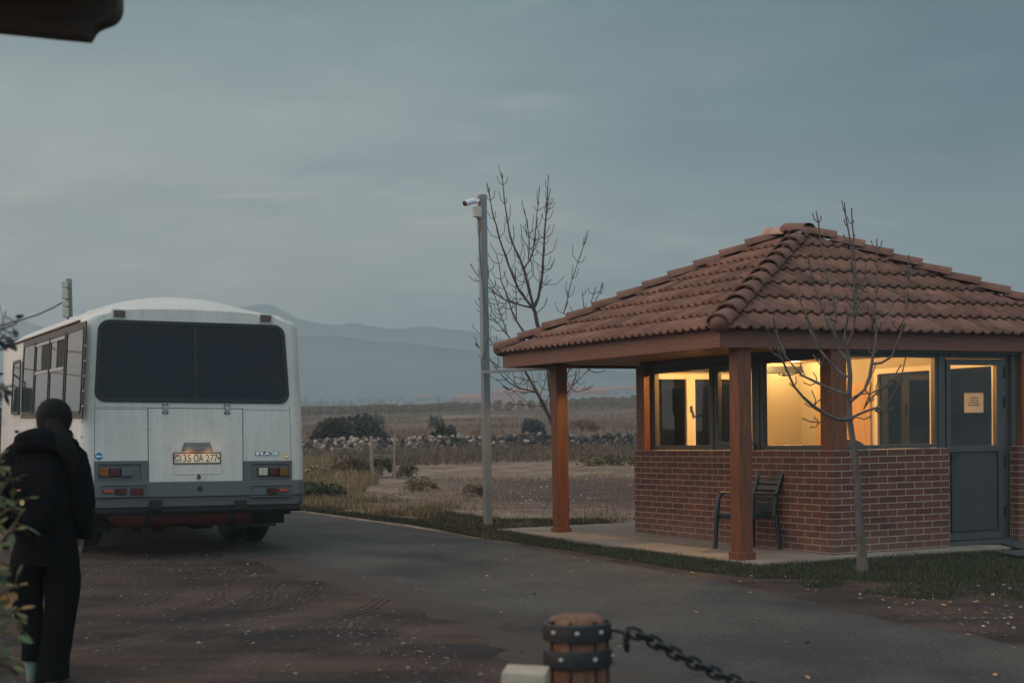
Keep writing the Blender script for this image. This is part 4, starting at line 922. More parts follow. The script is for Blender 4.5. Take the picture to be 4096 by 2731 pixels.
    def X_map(a, c):
        q = N('ShaderNodeMapRange'); q.interpolation_type = 'SMOOTHSTEP'; L(X, q.inputs[0]); q.inputs[1].default_value = a; q.inputs[2].default_value = c; return q.outputs[0]
    col = near
    col = mix(N_map(17.0, 19.5), col, sand)
    redm = op('MULTIPLY', band(24.5, 35, 2.2), op('ADD', op('MULTIPLY', X_map(-3.5, 1.0), 1.0), 0)); redm = op('MULTIPLY', redm, ramp(mid, [(.28, .35), (.5, 1)])); col = mix(redm, col, red)
    col = mix(N_map(44, 47), col, grey); col = mix(N_map(60, 66), col, brown)
    col = mix(op('MULTIPLY', band(170, 195, 5), .55), col, (.33, .24, .16))
    col = mix(N_map(400, 500), col, (.10, .085, .06))
    # big mottling and damp patches
    col = mix(1, col, ramp(big, [(.3, (.82, .82, .84)), (.7, (1.14, 1.12, 1.08))]), 'MULTIPLY')
    L(col, b.inputs['Base Color']); b.inputs['Roughness'].default_value = .93; b.inputs['Specular IOR Level'].default_value = .2
    h = op('ADD', op('MULTIPLY', fine, 1.3), op('MULTIPLY', gr, .5)); h = op('ADD', h, op('MULTIPLY', mid, 2.0))
    # curved tyre ruts pressed into the forecourt
    h = op('ADD', h, op('MULTIPLY', rutm, -1.2))
    bp = N('ShaderNodeBump'); bp.inputs['Strength'].default_value = .7; bp.inputs['Distance'].default_value = .02; L(h, bp.inputs['Height']); L(bp.outputs[0], b.inputs['Normal'])
    return mt
MT['ground'] = ground_mat()
gr_ = m.build('ground', MT['ground'], recalc=False); struct(gr_)
# road: strip between two edge lines read on the ground
def asphalt():
    mt = M('asphalt', (.031, .030, .031), .9, scale=.8, col2=(.058, .055, .052), bump=.5, bscale=60, dirt=0); nt = mt.node_tree; N = nt.nodes.new; L = nt.links.new; b = nt.nodes['Principled BSDF']
    src = b.inputs['Base Color'].links[0].from_socket; tc = N('ShaderNodeTexCoord')
    n = N('ShaderNodeTexNoise'); n.inputs['Scale'].default_value = 42; n.inputs['Detail'].default_value = 4; n.inputs['Roughness'].default_value = .75; L(tc.outputs['Object'], n.inputs['Vector'])
    r = N('ShaderNodeValToRGB'); L(n.outputs['Fac'], r.inputs[0]); e = r.color_ramp.elements; e[0].position = .36; e[0].color = (.42, .42, .44, 1); e[1].position = .66; e[1].color = (1.75, 1.68, 1.58, 1)
    x = N('ShaderNodeMix'); x.data_type = 'RGBA'; x.blend_type = 'MULTIPLY'; x.inputs[0].default_value = 1; L(src, x.inputs[6]); L(r.outputs[0], x.inputs[7])
    # oil and patch stains, dusty tracks
    n2 = N('ShaderNodeTexNoise'); n2.inputs['Scale'].default_value = .55; n2.inputs['Detail'].default_value = 3; n2.inputs['Distortion'].default_value = .6; L(tc.outputs['Object'], n2.inputs['Vector'])
    r2 = N('ShaderNodeValToRGB'); L(n2.outputs['Fac'], r2.inputs[0]); e = r2.color_ramp.elements; e[0].position = .30; e[0].color = (.55, .55, .60, 1); e[1].position = .46; e[1].color = (1, 1, 1, 1)
    q = e.new(.7); q.color = (1.25, 1.2, 1.12, 1)
    x2 = N('ShaderNodeMix'); x2.data_type = 'RGBA'; x2.blend_type = 'MULTIPLY'; x2.inputs[0].default_value = 1; L(x.outputs[2], x2.inputs[6]); L(r2.outputs[0], x2.inputs[7]); src = x2.outputs[2]
    # loose gravel and dust carried on to the edges of the asphalt
    at_ = N('ShaderNodeAttribute'); at_.attribute_name = 'tint'; sp = N('ShaderNodeSeparateColor'); L(at_.outputs['Color'], sp.inputs[0])
    n5 = N('ShaderNodeTexNoise'); n5.inputs['Scale'].default_value = 1.6; n5.inputs['Detail'].default_value = 7; n5.inputs['Roughness'].default_value = .72; L(tc.outputs['Object'], n5.inputs['Vector'])
    ad = N('ShaderNodeMath'); ad.operation = 'ADD'; L(n5.outputs['Fac'], ad.inputs[0]); L(sp.outputs[0], ad.inputs[1]); r5 = N('ShaderNodeValToRGB'); L(ad.outputs[0], r5.inputs[0]); e = r5.color_ramp.elements; e[0].position = .78; e[1].position = 1.0
    x5 = N('ShaderNodeMix'); x5.data_type = 'RGBA'; L(r5.outputs[0], x5.inputs[0]); L(src, x5.inputs[6]); x5.inputs[7].default_value = (.046, .032, .028, 1); L(x5.outputs[2], b.inputs['Base Color'])
    b.inputs['Specular IOR Level'].default_value = .3; return mt
MT['asphalt'] = asphalt()
LE = [Vector((-13.5, 27, 0)), Vector((-9, 21.5, 0)), Vector((-6.3, 18.2, 0))]+[gnd(*p) for p in ((420, 1262), (560, 1292), (680, 1330), (830, 1368), (930, 1400), (1020, 1440), (1090, 1482), (1150, 1530), (1180, 1567))]+[Vector((.2, 2.5, 0)), Vector((.6, 0, 0)), Vector((1, -6, 0))]
RE = [Vector((-8.5, 31, 0)), Vector((-4.6, 24, 0)), gnd(690, 1172), gnd(770, 1182), gnd(860, 1195), gnd(1000, 1215), gnd(1110, 1236), gnd(1300, 1268), gnd(1500, 1302), gnd(1700, 1337), gnd(1850, 1372), gnd(2000, 1407), gnd(2140, 1436), gnd(2352, 1476)]+[Vector((6.5, 7.6, 0)), Vector((9, 5.5, 0)), Vector((16, -2, 0))]
def resample(P, n):
    d = [0]
    for a, b in zip(P, P[1:]): d.append(d[-1]+(Vector((b.x, b.y, 0))-Vector((a.x, a.y, 0))).length)
    out = []
    for k in range(n):
        t = d[-1]*k/(n-1); i = max(j for j in range(len(d)-1) if d[j] <= t+1e-9); f = (t-d[i])/(d[i+1]-d[i]); out.append(P[i].lerp(P[i+1], f))
    return out
nr, nc = 260, 16; A = resample(LE, nr); B = resample(RE, nr); m = MB()
for k in range(nr):
    ja = .22*noise.noise((k*.35, 0, 0))+.10*noise.noise((k*1.1, 5, 0)); jb = .12*noise.noise((k*.4, 9, 0))+.06*noise.noise((k*1.2, 14, 0)); dv = (B[k]-A[k]); dv.z = 0; dv.normalize()
    a = A[k]+dv*ja; b = B[k]+dv*jb
    for j in range(nc+1):
        p = a.lerp(b, j/nc); m.v.append((p.x, p.y, g(p.x, p.y)+(.010 if 0 < j < nc else -.01)))
for k in range(nr-1):
    for j in range(nc): q = k*(nc+1)+j; m.f.append((q, q+1, q+nc+2, q+nc+1)); e_ = max(.62*(1-smooth(0, 5.0, j)), .5*smooth(nc-2.2, nc-.5, j)); m.t.append((e_, .5, .5)); m.sm.append(True); m.mi.append(0)
road = m.build('road', MT['asphalt'], recalc=False); struct(road)
# ---------------------------------------------------------------- scattered stones
def inpoly(x, y, P):
    c = False; j = len(P)-1
    for i in range(len(P)):
        if (P[i][1] > y) != (P[j][1] > y) and x < (P[j][0]-P[i][0])*(y-P[i][1])/(P[j][1]-P[i][1])+P[i][0]: c = not c
        j = i
    return c
ROADP = [(p.x, p.y) for p in A]+[(p.x, p.y) for p in reversed(B)]
ICO = None
def ico_base(sub=1):
    bm = bmesh.new(); bmesh.ops.create_icosphere(bm, subdivisions=sub, radius=1); v = [x.co.copy() for x in bm.verts]; f = [tuple(q.index for q in x.verts) for x in bm.faces]; bm.free(); return v, f
IV, IF = ico_base(1); IV2, IF2 = ico_base(2)
def stone(mb, p, r, rn, V=IV, F=IF, flat=.6):
    sx, sy_, sz = r*rn.uniform(.7, 1.3), r*rn.uniform(.7, 1.3), r*flat*rn.uniform(.7, 1.2); a = rn.uniform(0, 6.28); ca, sa = math.cos(a), math.sin(a); o = rn.uniform(0, 99); out = []
    for v in V:
        k = 1+.55*noise.noise((v.x*1.6+o, v.y*1.6, v.z*1.6)); x, y, z = v.x*sx*k, v.y*sy_*k, v.z*sz*k; out.append((p[0]+x*ca-y*sa, p[1]+x*sa+y*ca, p[2]+z))
    mb.add(out, F, False)
MT['stone'] = M('gravel_stone', (1, 1, 1), .85, .1, scale=20, tint=True)
rn = random.Random(11); m = MB()
def scatter(poly_px, n, r0, r1, pal, avoid_road=True, world=False):
    P = [(q.x, q.y) for q in (gnd(*p) for p in poly_px)] if not world else poly_px
    xs = [p[0] for p in P]; ys_ = [p[1] for p in P]; k = 0; t = 0
    while k < n and t < n*30:
        t += 1; x = rn.uniform(min(xs), max(xs)); y = rn.uniform(min(ys_), max(ys_))
        if not inpoly(x, y, P): continue
        if avoid_road and inpoly(x, y, ROADP) and rn.random() > .04: continue
        q = kl(Vector((x, y, 0)))
        if -1.35 < q.x < 4.4 and -.5 < q.y < 5.8: continue
        r = r0+(r1-r0)*rn.random()**3; m.cur = tuple(c*rn.uniform(.8, 1.2) for c in rn.choice(pal)); stone(m, (x, y, g(x, y)+r*.15+(.01 if inpoly(x, y, ROADP) else 0)), r, rn); k += 1
PALN = [(.19, .155, .13), (.07, .06, .052), (.06, .05, .045), (.05, .042, .038), (.045, .04, .036), (.07, .06, .055), (.13, .10, .09), (.09, .07, .065), (.13, .105, .095), (.09, .075, .07), (.11, .085, .075), (.10, .085, .085), (.08, .07, .07), (.16, .11, .095), (.12, .09, .085)]
PALS = [(.55, .45, .36), (.45, .36, .28), (.10, .055, .05), (.14, .08, .07), (.5, .42, .34)]
scatter([(0, 1250), (700, 1250), (830, 1360), (1170, 1568), (0, 1568)], 1500, .004, .018, PALN)
scatter([(900, 1400), (1180, 1568), (1000, 1568), (700, 1440)], 200, .006, .02, PALN)
scatter([(1900, 1345), (2352, 1330), (2352, 1480), (2100, 1440)], 260, .005, .024, PALN+PALS[:2])
scatter([(690, 1150), (1100, 1225), (1460, 1215), (1460, 1090), (1000, 1095), (690, 1110)], 1500, .007, .028, [tuple(c*.75 for c in q) for q in PALS])
scatter([(1000, 1300), (1700, 1400), (2300, 1560), (1200, 1560), (900, 1400)], 160, .004, .009, PALN, False)
gv = m.build('gravel', MT['stone'], recalc=False); struct(gv, 'stuff')
# ---------------------------------------------------------------- grass
MT['grass'] = M('grass_blade', (1, 1, 1), .6, .1, tint=True, spec=.3)
def blades(name, poly, n, h0, h1, pal, w=.004, lean=.5, seed=1, world=False, clump=0, avoid_road=False, mask=None):
    r = random.Random(seed); P = [(q.x, q.y) for q in (gnd(*p) for p in poly)] if not world else poly; xs = [p[0] for p in P]; ys_ = [p[1] for p in P]; mb = MB(); k = 0; t = 0
    while k < n and t < n*25:
        t += 1; x = r.uniform(min(xs), max(xs)); y = r.uniform(min(ys_), max(ys_))
        if not inpoly(x, y, P): continue
        if clump and noise.noise((x*clump, y*clump, seed)) < r.uniform(-.25, .45): continue
        if avoid_road and inpoly(x, y, ROADP): continue
        if mask and not mask(x, y): continue
        z = g(x, y)-.005; h = r.uniform(h0, h1)*(.75+.5*(noise.noise((x*1.7, y*1.7, seed+7))+.3)); a = r.uniform(0, 6.28); l = h*r.uniform(0, lean); dx, dy = math.cos(a)*l, math.sin(a)*l; b = a+r.uniform(-1.5, 1.5); wx, wy = math.cos(b)*w, math.sin(b)*w
        c = r.choice(pal); q = r.uniform(.7, 1.25); mb.cur = (c[0]*q, c[1]*q, c[2]*q)
        mb.add([(x-wx, y-wy, z), (x+wx, y+wy, z), (x+dx*.4+wx*.7, y+dy*.4+wy*.7, z+h*.6), (x+dx*.4-wx*.7, y+dy*.4-wy*.7, z+h*.6), (x+dx, y+dy, z+h)], [(0, 1, 2, 3), (3, 2, 4)], False); k += 1
    o = mb.build(name, MT['grass'], recalc=False); struct(o, 'stuff'); return o
GREEN = [(.022, .034, .012), (.030, .042, .014), (.018, .028, .010), (.045, .050, .022), (.075, .062, .036)]
DRY = [(.26, .17, .085), (.34, .23, .12), (.20, .125, .065), (.15, .095, .055), (.10, .09, .045)]
def off_slab(x, y):
    q = kl(Vector((x, y, 0))); return not (-1.27 < q.x < 4.5 and -.36 < q.y < 5.7)
blades('lawn_grass', [(1090, 1222), (1260, 1222), (1330, 1232), (1700, 1270), (1960, 1268), (2352, 1262), (2352, 1338), (2250, 1340), (1960, 1333), (1720, 1328), (1560, 1308), (1330, 1268), (1180, 1246)], 52000, .022, .062, GREEN, .0035, .7, 1, mask=off_slab)
blades('verge_grass', [(640, 1150), (690, 1185), (900, 1206), (1110, 1242), (1300, 1240), (1460, 1205), (1460, 1190), (1120, 1195), (950, 1165), (690, 1130)], 26000, .02, .085, GREEN+DRY[2:3], .005, .7, 2, clump=.7, avoid_road=True, mask=off_slab)
blades('verge_grass', [(1830, 1335), (2352, 1335), (2352, 1385), (2100, 1375), (1850, 1350)], 5000, .02, .05, GREEN, .004, .8, 4, clump=1.3)
blades('dry_grass', [(686, 1070), (760, 1060), (850, 1095), (870, 1110), (820, 1140), (690, 1150)], 9000, .12, .42, DRY, .007, .55, 3, clump=.8)
blades('dry_grass', [(690, 1140), (900, 1150), (1060, 1165), (1000, 1190), (800, 1180), (690, 1165)], 4500, .05, .20, DRY, .006, .6, 5, clump=.7)
FIELD = [(.12, .075, .049), (.15, .092, .058), (.085, .058, .041), (.18, .115, .068), (.06, .044, .034)]
blades('verge_grass', [(640, 1158), (690, 1164), (860, 1186), (1000, 1206), (1110, 1226), (1110, 1246), (1000, 1226), (860, 1206), (690, 1186), (640, 1180)], 12000, .02, .07, GREEN, .005, .8, 22, avoid_road=True)
blades('dry_grass', [(760, 1110), (1460, 1080), (1460, 1200), (1100, 1215), (700, 1150)], 2600, .03, .14, DRY, .006, .7, 15, clump=.5)
blades('field_grass', [(-22, 44), (14, 44), (18, 59.4), (-26, 59.4)], 40000, .12, .42, FIELD, .012, 1.1, 6, True)
blades('hill_grass', [(-30, 62), (22, 62), (55, 190), (-75, 190)], 30000, .2, .55, [(.17, .088, .05), (.12, .066, .04), (.20, .115, .062), (.06, .04, .029)], .03, 1.0, 8, True, clump=.08)
# ---------------------------------------------------------------- bushes
MT['leafy'] = M('leaf', (1, 1, 1), .7, .1, tint=True, spec=.25)
MT['bark'] = M('bark', (.055, .042, .037), .85, .2, scale=14, col2=(.115, .095, .082), bump=.6, bscale=30, stretch=(1, 1, .3))
MT['twig'] = M('dry_twig', (.13, .075, .04), .8, .2)
def bush(name, px, py, w, h, d, n, pal, label, cat='bush', group=None, ls=.06, seed=1, Y=None, stems=14):
    r = random.Random(seed); p = gnd(px, py) if Y is None else Vector((at(px, py, Y).x, Y, 0)); p.z = g(p.x, p.y); t = root(name, label, cat, p, 0, group); mb = MB()
    cl = [(r.uniform(-.42, .42)*w, r.uniform(-.4, .4)*d, r.uniform(.25, .78)*h, r.uniform(.16, .34)) for _ in range(16)]
    for k in range(n):
        c = r.choice(cl); a, b = r.uniform(0, 6.28), r.uniform(-1, 1); q = c[3]*r.random()**.4; x = c[0]+q*w*.8*math.cos(a)*math.sqrt(1-b*b); y = c[1]+q*d*.8*math.sin(a)*math.sqrt(1-b*b); z = max(.01, c[2]*(1-.5*(abs(x)/(w*.55))**2)+q*h*b)
        s = ls*r.uniform(.5, 1.4); u = Vector((r.uniform(-1, 1), r.uniform(-1, 1), r.uniform(-1, 1))).normalized()*s; v = u.cross(Vector((r.uniform(-1, 1), r.uniform(-1, 1), r.uniform(-1, 1))).normalized())*.6
        o = Vector((x, y, z)); c_ = r.choice(pal); f = r.uniform(.7, 1.3); mb.cur = tuple(e*f for e in c_); mb.add([o-u, o+v, o+u, o-v], [(0, 1, 2, 3)], False)
    mb.build('foliage', MT['leafy'], t, recalc=False); mb = MB()
    for k in range(stems):
        a = r.uniform(0, 6.28); e = Vector((math.cos(a)*w*r.uniform(.1, .5), math.sin(a)*d*r.uniform(.1, .45), h*r.uniform(.5, 1.05))); mb.tube([(0, 0, 0), e*.5+Vector((0, 0, .1*h)), e], [ls*.16, ls*.11, ls*.04], 4)
    mb.build('stems', MT['twig'], t, recalc=False); return t
DK = [(.028, .027, .018), (.036, .035, .022), (.05, .042, .026), (.022, .022, .016)]
BRN = [(.17, .10, .055), (.22, .14, .075), (.12, .075, .045), (.09, .07, .04)]
G3 = 'dark bushes along the stone wall'
bush('wild_bush', 808, 1012, 3.1, 1.75, 2.0, 6800, DK, 'widest dark green bush, spreading behind the dry stone wall', 'bush', G3, .10, 1, 63.5)
bush('wild_bush', 1018, 1006, 1.25, 1.25, 1.2, 2600, DK, 'small dark bush with a spiky top behind the stone wall', 'bush', G3, .08, 2, 63)
bush('wild_bush', 1222, 1000, 1.35, 1.3, 1.2, 2200, [(.045, .045, .05), (.06, .055, .055), (.035, .035, .04)], 'greyish dark bush beside the wooden stakes behind the wall', 'bush', G3, .08, 3, 70)
bush('wild_bush', 866, 962, 1.2, 1.5, 1.2, 330, [(.05, .045, .04), (.07, .06, .05)], 'thin upright bush up on the brown slope above the widest bush', 'bush', None, .12, 4, 110)
bush('wild_bush', 1000, 962, 1.1, 1.5, 1.2, 300, [(.045, .045, .04), (.06, .055, .05)], 'sparse bare bush on the slope behind the spiky bush', 'bush', None, .12, 14, 105)
G4 = 'dry shrubs beside the road'
bush('dry_shrub', 800, 1098, 1.0, .60, .8, 1800, BRN+DK[:2], 'dense brown shrub growing around the wooden post nearer the bus', 'shrub', G4, .04, 5)
bush('dry_shrub', 875, 1095, .7, .62, .6, 1300, [(.05, .055, .025), (.07, .07, .03), (.12, .08, .045)], 'green and brown shrub growing between the two wooden posts', 'shrub', G4, .035, 6)
bush('dry_shrub', 938, 1097, .55, .40, .5, 900, [(.09, .075, .045), (.13, .09, .055)], 'grey brown shrub just past the thinner wooden post', 'shrub', G4, .03, 7)
bush('dry_shrub', 970, 1128, .72, .36, .55, 900, BRN, 'round dry tumbleweed lying on pale sand in front of the posts', 'shrub', G4, .025, 8)
bush('dry_shrub', 1103, 1138, .6, .32, .5, 800, BRN, 'loose dry tumbleweed at the edge of the red gravel beside the camera pole', 'shrub', G4, .025, 9)
bush('dry_shrub', 735, 1150, .9, .42, .7, 1600, [(.05, .06, .025), (.07, .075, .03), (.035, .045, .02)], 'low green weedy shrub at the road edge beside the bus', 'shrub', G4, .03, 10)
bush('dry_shrub', 1405, 1072, 1.9, .42, .9, 1300, [(.22, .14, .06), (.14, .11, .06), (.10, .085, .05)], 'yellowish low shrub by the pale track left of the kiosk wall', 'shrub', G4, .05, 11)
bush('dry_shrub', 730, 1108, 1.1, .45, .9, 2200, DRY, 'straw coloured shrub of dry stalks nearest the bus corner', 'shrub', G4, .04, 12)
bush('dry_shrub', 1335, 985, 2.2, .9, 1.0, 700, [(.20, .10, .05), (.16, .09, .05)], 'rusty orange bush in the far field just right of the front veranda post', 'bush', None, .1, 15, 95)
# ---------------------------------------------------------------- dry stone wall
rn = random.Random(21); m = MB(); x = -34.0; YW = 60
while x < 16:
    hgt = .58+.10*noise.noise((x*.5, 0, 0)); z = 0; lay = 0
    while z < hgt:
        r = rn.uniform(.055, .125); xx = x+rn.uniform(-.12, .12); yy = YW+rn.uniform(-.10, .10)+.2*noise.noise((x*.1, 4, 0)); dark = smooth(-3, 1.5, x+rn.uniform(-2, 2))
        lt_ = rn.random()
        pal = [(.34, .26, .20), (.26, .195, .15), (.15, .11, .09), (.40, .31, .245)] if rn.random() > dark*.6+.34 else [(.035, .033, .036), (.05, .046, .048), (.07, .06, .058)]
        c = rn.choice(pal); f = rn.uniform(.75, 1.2); m.cur = tuple(e*f for e in c); stone(m, (xx, yy-.06*lay*0, g(xx, yy)+z+r*.5), r*1.15, rn, IV, IF, .85); z += r*rn.uniform(.95, 1.25); lay += 1
    x += rn.uniform(.10, .19)
sw = m.build('stone_wall', MT['stone'], recalc=False); tag(sw, 'low dry stone wall of pale and black boulders across the field', 'stone wall')
# ---------------------------------------------------------------- wooden posts and stakes
MT['oldwood'] = M('weathered_wood', (.17, .12, .09), .85, .2, scale=6, col2=(.27, .20, .15), stretch=(8, 8, .6), bump=.4, bscale=20)
def wpost(px, py, ytop, w, label, group, lean=0, name='fence_post'):
    p = gnd(px, py); h = (py-ytop)/3272*p.y; m = MB(); m.tube([(0, 0, -.1), (lean*.5, 0, h*.5), (lean, 0, h*.985), (lean, 0, h)], [w, w*.95, w*.9, w*.6], 9); o = m.build(name, MT['oldwood']); o.location = p; tag(o, label, 'post', group); return p, h
G5 = 'wooden fence posts by the road'
a, ha = wpost(855, 1098, 1001, .048, 'thicker weathered wooden post standing nearer the bus', G5); b, hb = wpost(906, 1099, 1000, .032, 'thinner weathered wooden post, second from the bus', G5, .02)
m = MB()
for f_, f2 in ((.58, .55), (.50, .52)):
    A_ = Vector((a.x, a.y-.05, a.z+ha*f_)); B_ = Vector((b.x, b.y-.03, b.z+hb*f2)); m.tube([A_, A_.lerp(B_, .5)-Vector((0, 0, .04)), B_], .004, 5)
m.tube([Vector((a.x, a.y, a.z+ha*f_))+Vector((math.cos(t)*.055, math.sin(t)*.055, .012*math.sin(3*t))) for t in [k*.4 for k in range(17)]], .004, 4)
w_ = m.build('wire', MT['steel']); tag(w_, 'thin rusty wire strung between the two wooden posts', 'wire')
G6 = 'thin stakes in the field behind the wall'; rn = random.Random(4); proto = None; nst = 0
lab = 'thin bare stake standing in the field behind the stone wall'
for x, yb, yt, ln in [(893, 1000, 985, -.12), (899, 999, 975, .05), (930, 998, 966, 0), (935, 998, 978, .02), (948, 996, 972, -.15), (953, 996, 976, .18), (966, 995, 966, .1), (922, 999, 982, .06), (1062, 994, 972, 0), (1078, 994, 968, .02), (1104, 994, 970, 0), (1138, 992, 968, 0), (1148, 990, 961, .02), (1168, 990, 966, -.03), (1188, 990, 966, .2), (1192, 990, 964, .03), (1230, 982, 955, 0), (1330, 984, 962, 0), (1352, 984, 958, .3), (1392, 984, 955, .32), (1406, 984, 945, 0), (1422, 984, 960, .15), (1446, 980, 950, -.2), (1116, 994, 978, .1), (1158, 990, 975, -.1), (1365, 980, 960, 0)]:
    Y = rn.uniform(64, 76); p = at(x, yb, Y); z = g(p.x, p.y); h = max(.45, (yb-yt+6)/3272*Y)
    if proto is None:
        m = MB(); m.tube([(0, 0, -.05), (.01, 0, .5), (0, 0, 1)], [.022, .02, .016], 5); o = proto = m.build('stake', MT['oldwood'])
    else: o = proto.copy(); COL.objects.link(o)
    o.location = (p.x, p.y, z); o.scale = (1, 1, h); o.rotation_euler = (0, ln, rn.uniform(0, 6)); tag(o, lab, 'stake', G6)
# ---------------------------------------------------------------- vineyard
MT['vine'] = M('vine_leaf', (1, 1, 1), .8, .1, tint=True)
def vine_row(seed, ln):
    r = random.Random(seed); mb = MB()
    for k in range(int(ln*46)):
        y = r.uniform(0, ln); z = r.uniform(.5, 1.75)**1; wd = .42*(1-((z-1.15)/.75)**2)+.08; x = r.uniform(-wd, wd); o = Vector((x, y, z)); s = r.uniform(.10, .22); u = Vector((r.uniform(-1, 1), r.uniform(-1, 1), r.uniform(-1, 1))).normalized()*s; v = u.cross(Vector((r.uniform(-1, 1), r.uniform(-1, 1), r.uniform(-1, 1))).normalized())*.8
        c = r.choice([(.15, .065, .022), (.21, .088, .028), (.09, .045, .02), (.04, .03, .016), (.12, .055, .02)]); mb.cur = c; mb.add([o-u, o+v, o+u, o-v], [(0, 1, 2, 3)], False)
    mb.cur = (.14, .10, .08); mb.mat = 1
    for k in range(int(ln/4)+1): mb.box((-.04, k*4-.04, 0), (.04, k*4+.04, 1.8))
    return mb
protos = []
G7 = 'rows of the autumn vineyard'
for s in range(3):
    protos.append((vine_row(30+s, 40).build('vine_foliage', [MT['vine'], MT['oldwood']], recalc=False),))
nv = 0; rn = random.Random(8); used = set()
k = 0; xs_ = [-46+1.9*i for i in range(43)]
for x in xs_:
    y0 = 222+4*noise.noise((x*.05, 1, 0))+(.55*max(0, x-12)); t = root('vine_row', 'brown autumn vine row in the vineyard below the distant buildings', 'vine row', (x, y0, g(x, y0)-.05), math.radians(-.5), G7)
    sl = math.atan2(g(x, y0+40)-g(x, y0), 40)
    i = k % 3; k += 1
    for q in protos[i]:
        if i in used: o = q.copy(); COL.objects.link(o)
        else: o = q
        o.parent = t
    used.add(i); t.rotation_euler = (sl, 0, math.radians(-.5)); t.scale = (1, 1, rn.uniform(.92, 1.08))
# ---------------------------------------------------------------- far buildings and trees
MT['barnroof'] = M('red_roof', (.30, .055, .042), .8, .08, scale=.4); MT['barnwall'] = M('red_wall', (.33, .075, .06), .8, .08, scale=.4); MT['greywall'] = M('grey_wall', (.20, .225, .25), .8, .08, scale=.4); MT['whitewall'] = M('white_wall', (.30, .31, .31), .8, .05); MT['darkroof'] = M('slate_roof', (.10, .11, .125), .8, .1); MT['darkwin'] = M('dark_opening', (.03, .035, .04), .5)
def barn(label, x0, x1, yr, ye, yb, Y, depth=16, hip=0, wall='barnwall', roofm='barnroof', group=None, name='farm_building', skirt=None, wins=0, cat='building'):
    Y *= 1.45; depth *= 1.45; a = at(x0, yb, Y); b = at(x1, yb, Y); zr, ze, zb = at((x0+x1)/2, yr, Y).z, at((x0+x1)/2, ye, Y).z, min(a.z, b.z)-3; w = b.x-a.x; t = root(name, label, cat, ((a.x+b.x)/2, Y, zb), 0, group); hz, ez = zr-zb, ze-zb
    m = MB(); m.box((-w/2, 0, 0), (w/2, depth, ez)); m.build('wall', MT[wall], t)
    h = hip*w; m = MB(); o = .5
    P = [(-w/2-o, -o, ez), (w/2+o, -o, ez), (w/2+o, depth+o, ez), (-w/2-o, depth+o, ez), (-w/2+h, depth/2, hz), (w/2-h, depth/2, hz)]; m.add(P, [(0, 1, 5, 4), (2, 3, 4, 5), (1, 2, 5), (3, 0, 4), (0, 3, 2, 1)], False); m.build('roof', MT[roofm], t)
    if skirt:
        zs = at(x0, skirt, Y).z-zb; m = MB(); m.box((-w/2-.15, -.2, 0), (w/2+.15, 0.1, zs)); m.build('lower_wall', MT['greywall'], t)
    for k in range(wins):
        m = MB(); xx = -w/2+w*(k+.5)/wins; hh = ez*.93; m.box((xx-w*.10/wins*2, -.08, hh-1.6), (xx+w*.10/wins*2, .05, hh-.5)); m.build('window', MT['darkwin'], t)
    return t
G8 = 'long red roofed farm buildings'
barn('long low red roofed building, furthest left of the red buildings', 1043, 1110, 903, 913, 925, 445, 14, .22, group=G8)
barn('tall red roofed barn with a grey gable between the pole and the front veranda post', 1126, 1250, 889, 901, 925, 450, 18, .13, group=G8, wins=0)
barn('low grey building in front of the tall red barn', 1208, 1300, 901, 905, 925, 440, 8, .03, 'greywall', 'greywall', None)
barn('long red roofed hall with a pale roof edge beside the brick kiosk', 1300, 1412, 886, 898, 930, 452, 18, .08, group=G8, skirt=909, wins=0)
barn('dark gabled block joined to the right end of the long red hall', 1404, 1480, 884, 893, 930, 447, 14, .2, 'greywall', 'barnroof', None, wins=3)
t = barn('reddish stepped tower rising behind the long red hall', 1311, 1322, 868, 872, 920, 470, 4, .3, 'barnwall', 'darkroof', None, 'farm_tower', cat='tower')
m = MB(); rn = random.Random(17)
for x, y0, y1 in ((1376, 886, 869), (1406, 884, 866), (1420, 884, 865), (1444, 886, 870), (1362, 888, 880), (1130, 905, 878), (1174, 890, 882)):
    p = at(x, y0, 665); q = at(x, y1, 665); m = MB(); m.tube([p-Vector((0, 0, 6)), q], .10, 5); o = m.build('mast', MT['darkwin']); tag(o, 'thin bare mast rising above the red roofed buildings', 'mast', 'masts above the red buildings')
G9 = 'village houses on the horizon'
barn('pale house with a slate roof among the distant trees', 890, 922, 908.5, 914, 926, 455, 10, .08, 'whitewall', 'darkroof', G9, 'village_house', wins=2)
barn('house with a brown hipped roof right of the slate roofed house', 953, 988, 907, 912, 926, 460, 10, .35, 'greywall', 'barnroof', G9, 'village_house', wins=2)
barn('long white shed in front of the hipped roof house', 975, 1002, 919.5, 920.5, 926, 438, 6, .02, 'whitewall', 'whitewall', G9, 'village_shed')
barn('grey roofed house half hidden by trees left of the slate roofed house', 816, 846, 911, 914, 926, 470, 9, .2, 'greywall', 'darkroof', G9, 'village_house', wins=1)
FT = [(.028, .032, .03), (.036, .038, .032), (.02, .026, .026)]
G10 = 'trees along the horizon'
for i, (x, top, w) in enumerate([(683, 917, 26), (703, 914, 24), (722, 917, 30), (742, 910, 28), (766, 914, 26), (785, 909, 26), (805, 913, 34), (826, 914, 30), (848, 912, 20), (866, 910, 22), (880, 908, 18), (934, 914, 30), (948, 917, 22), (1008, 909, 26), (1026, 911, 30), (1040, 913, 22), (760, 918, 40), (700, 920, 40), (840, 919, 40), (925, 919, 30)]):
    Y = 670+(i*7) % 30; b = at(x, 928, Y); tp = at(x, top, Y); hh = max(2.5, tp.z-g(b.x, Y)); wd = w/3272*Y
    bush('horizon_tree', x, 928, wd, hh, wd, 520, FT, 'hazy tree in the row along the horizon left of the red buildings', 'tree', G10, .62, 50+i, Y, 6)
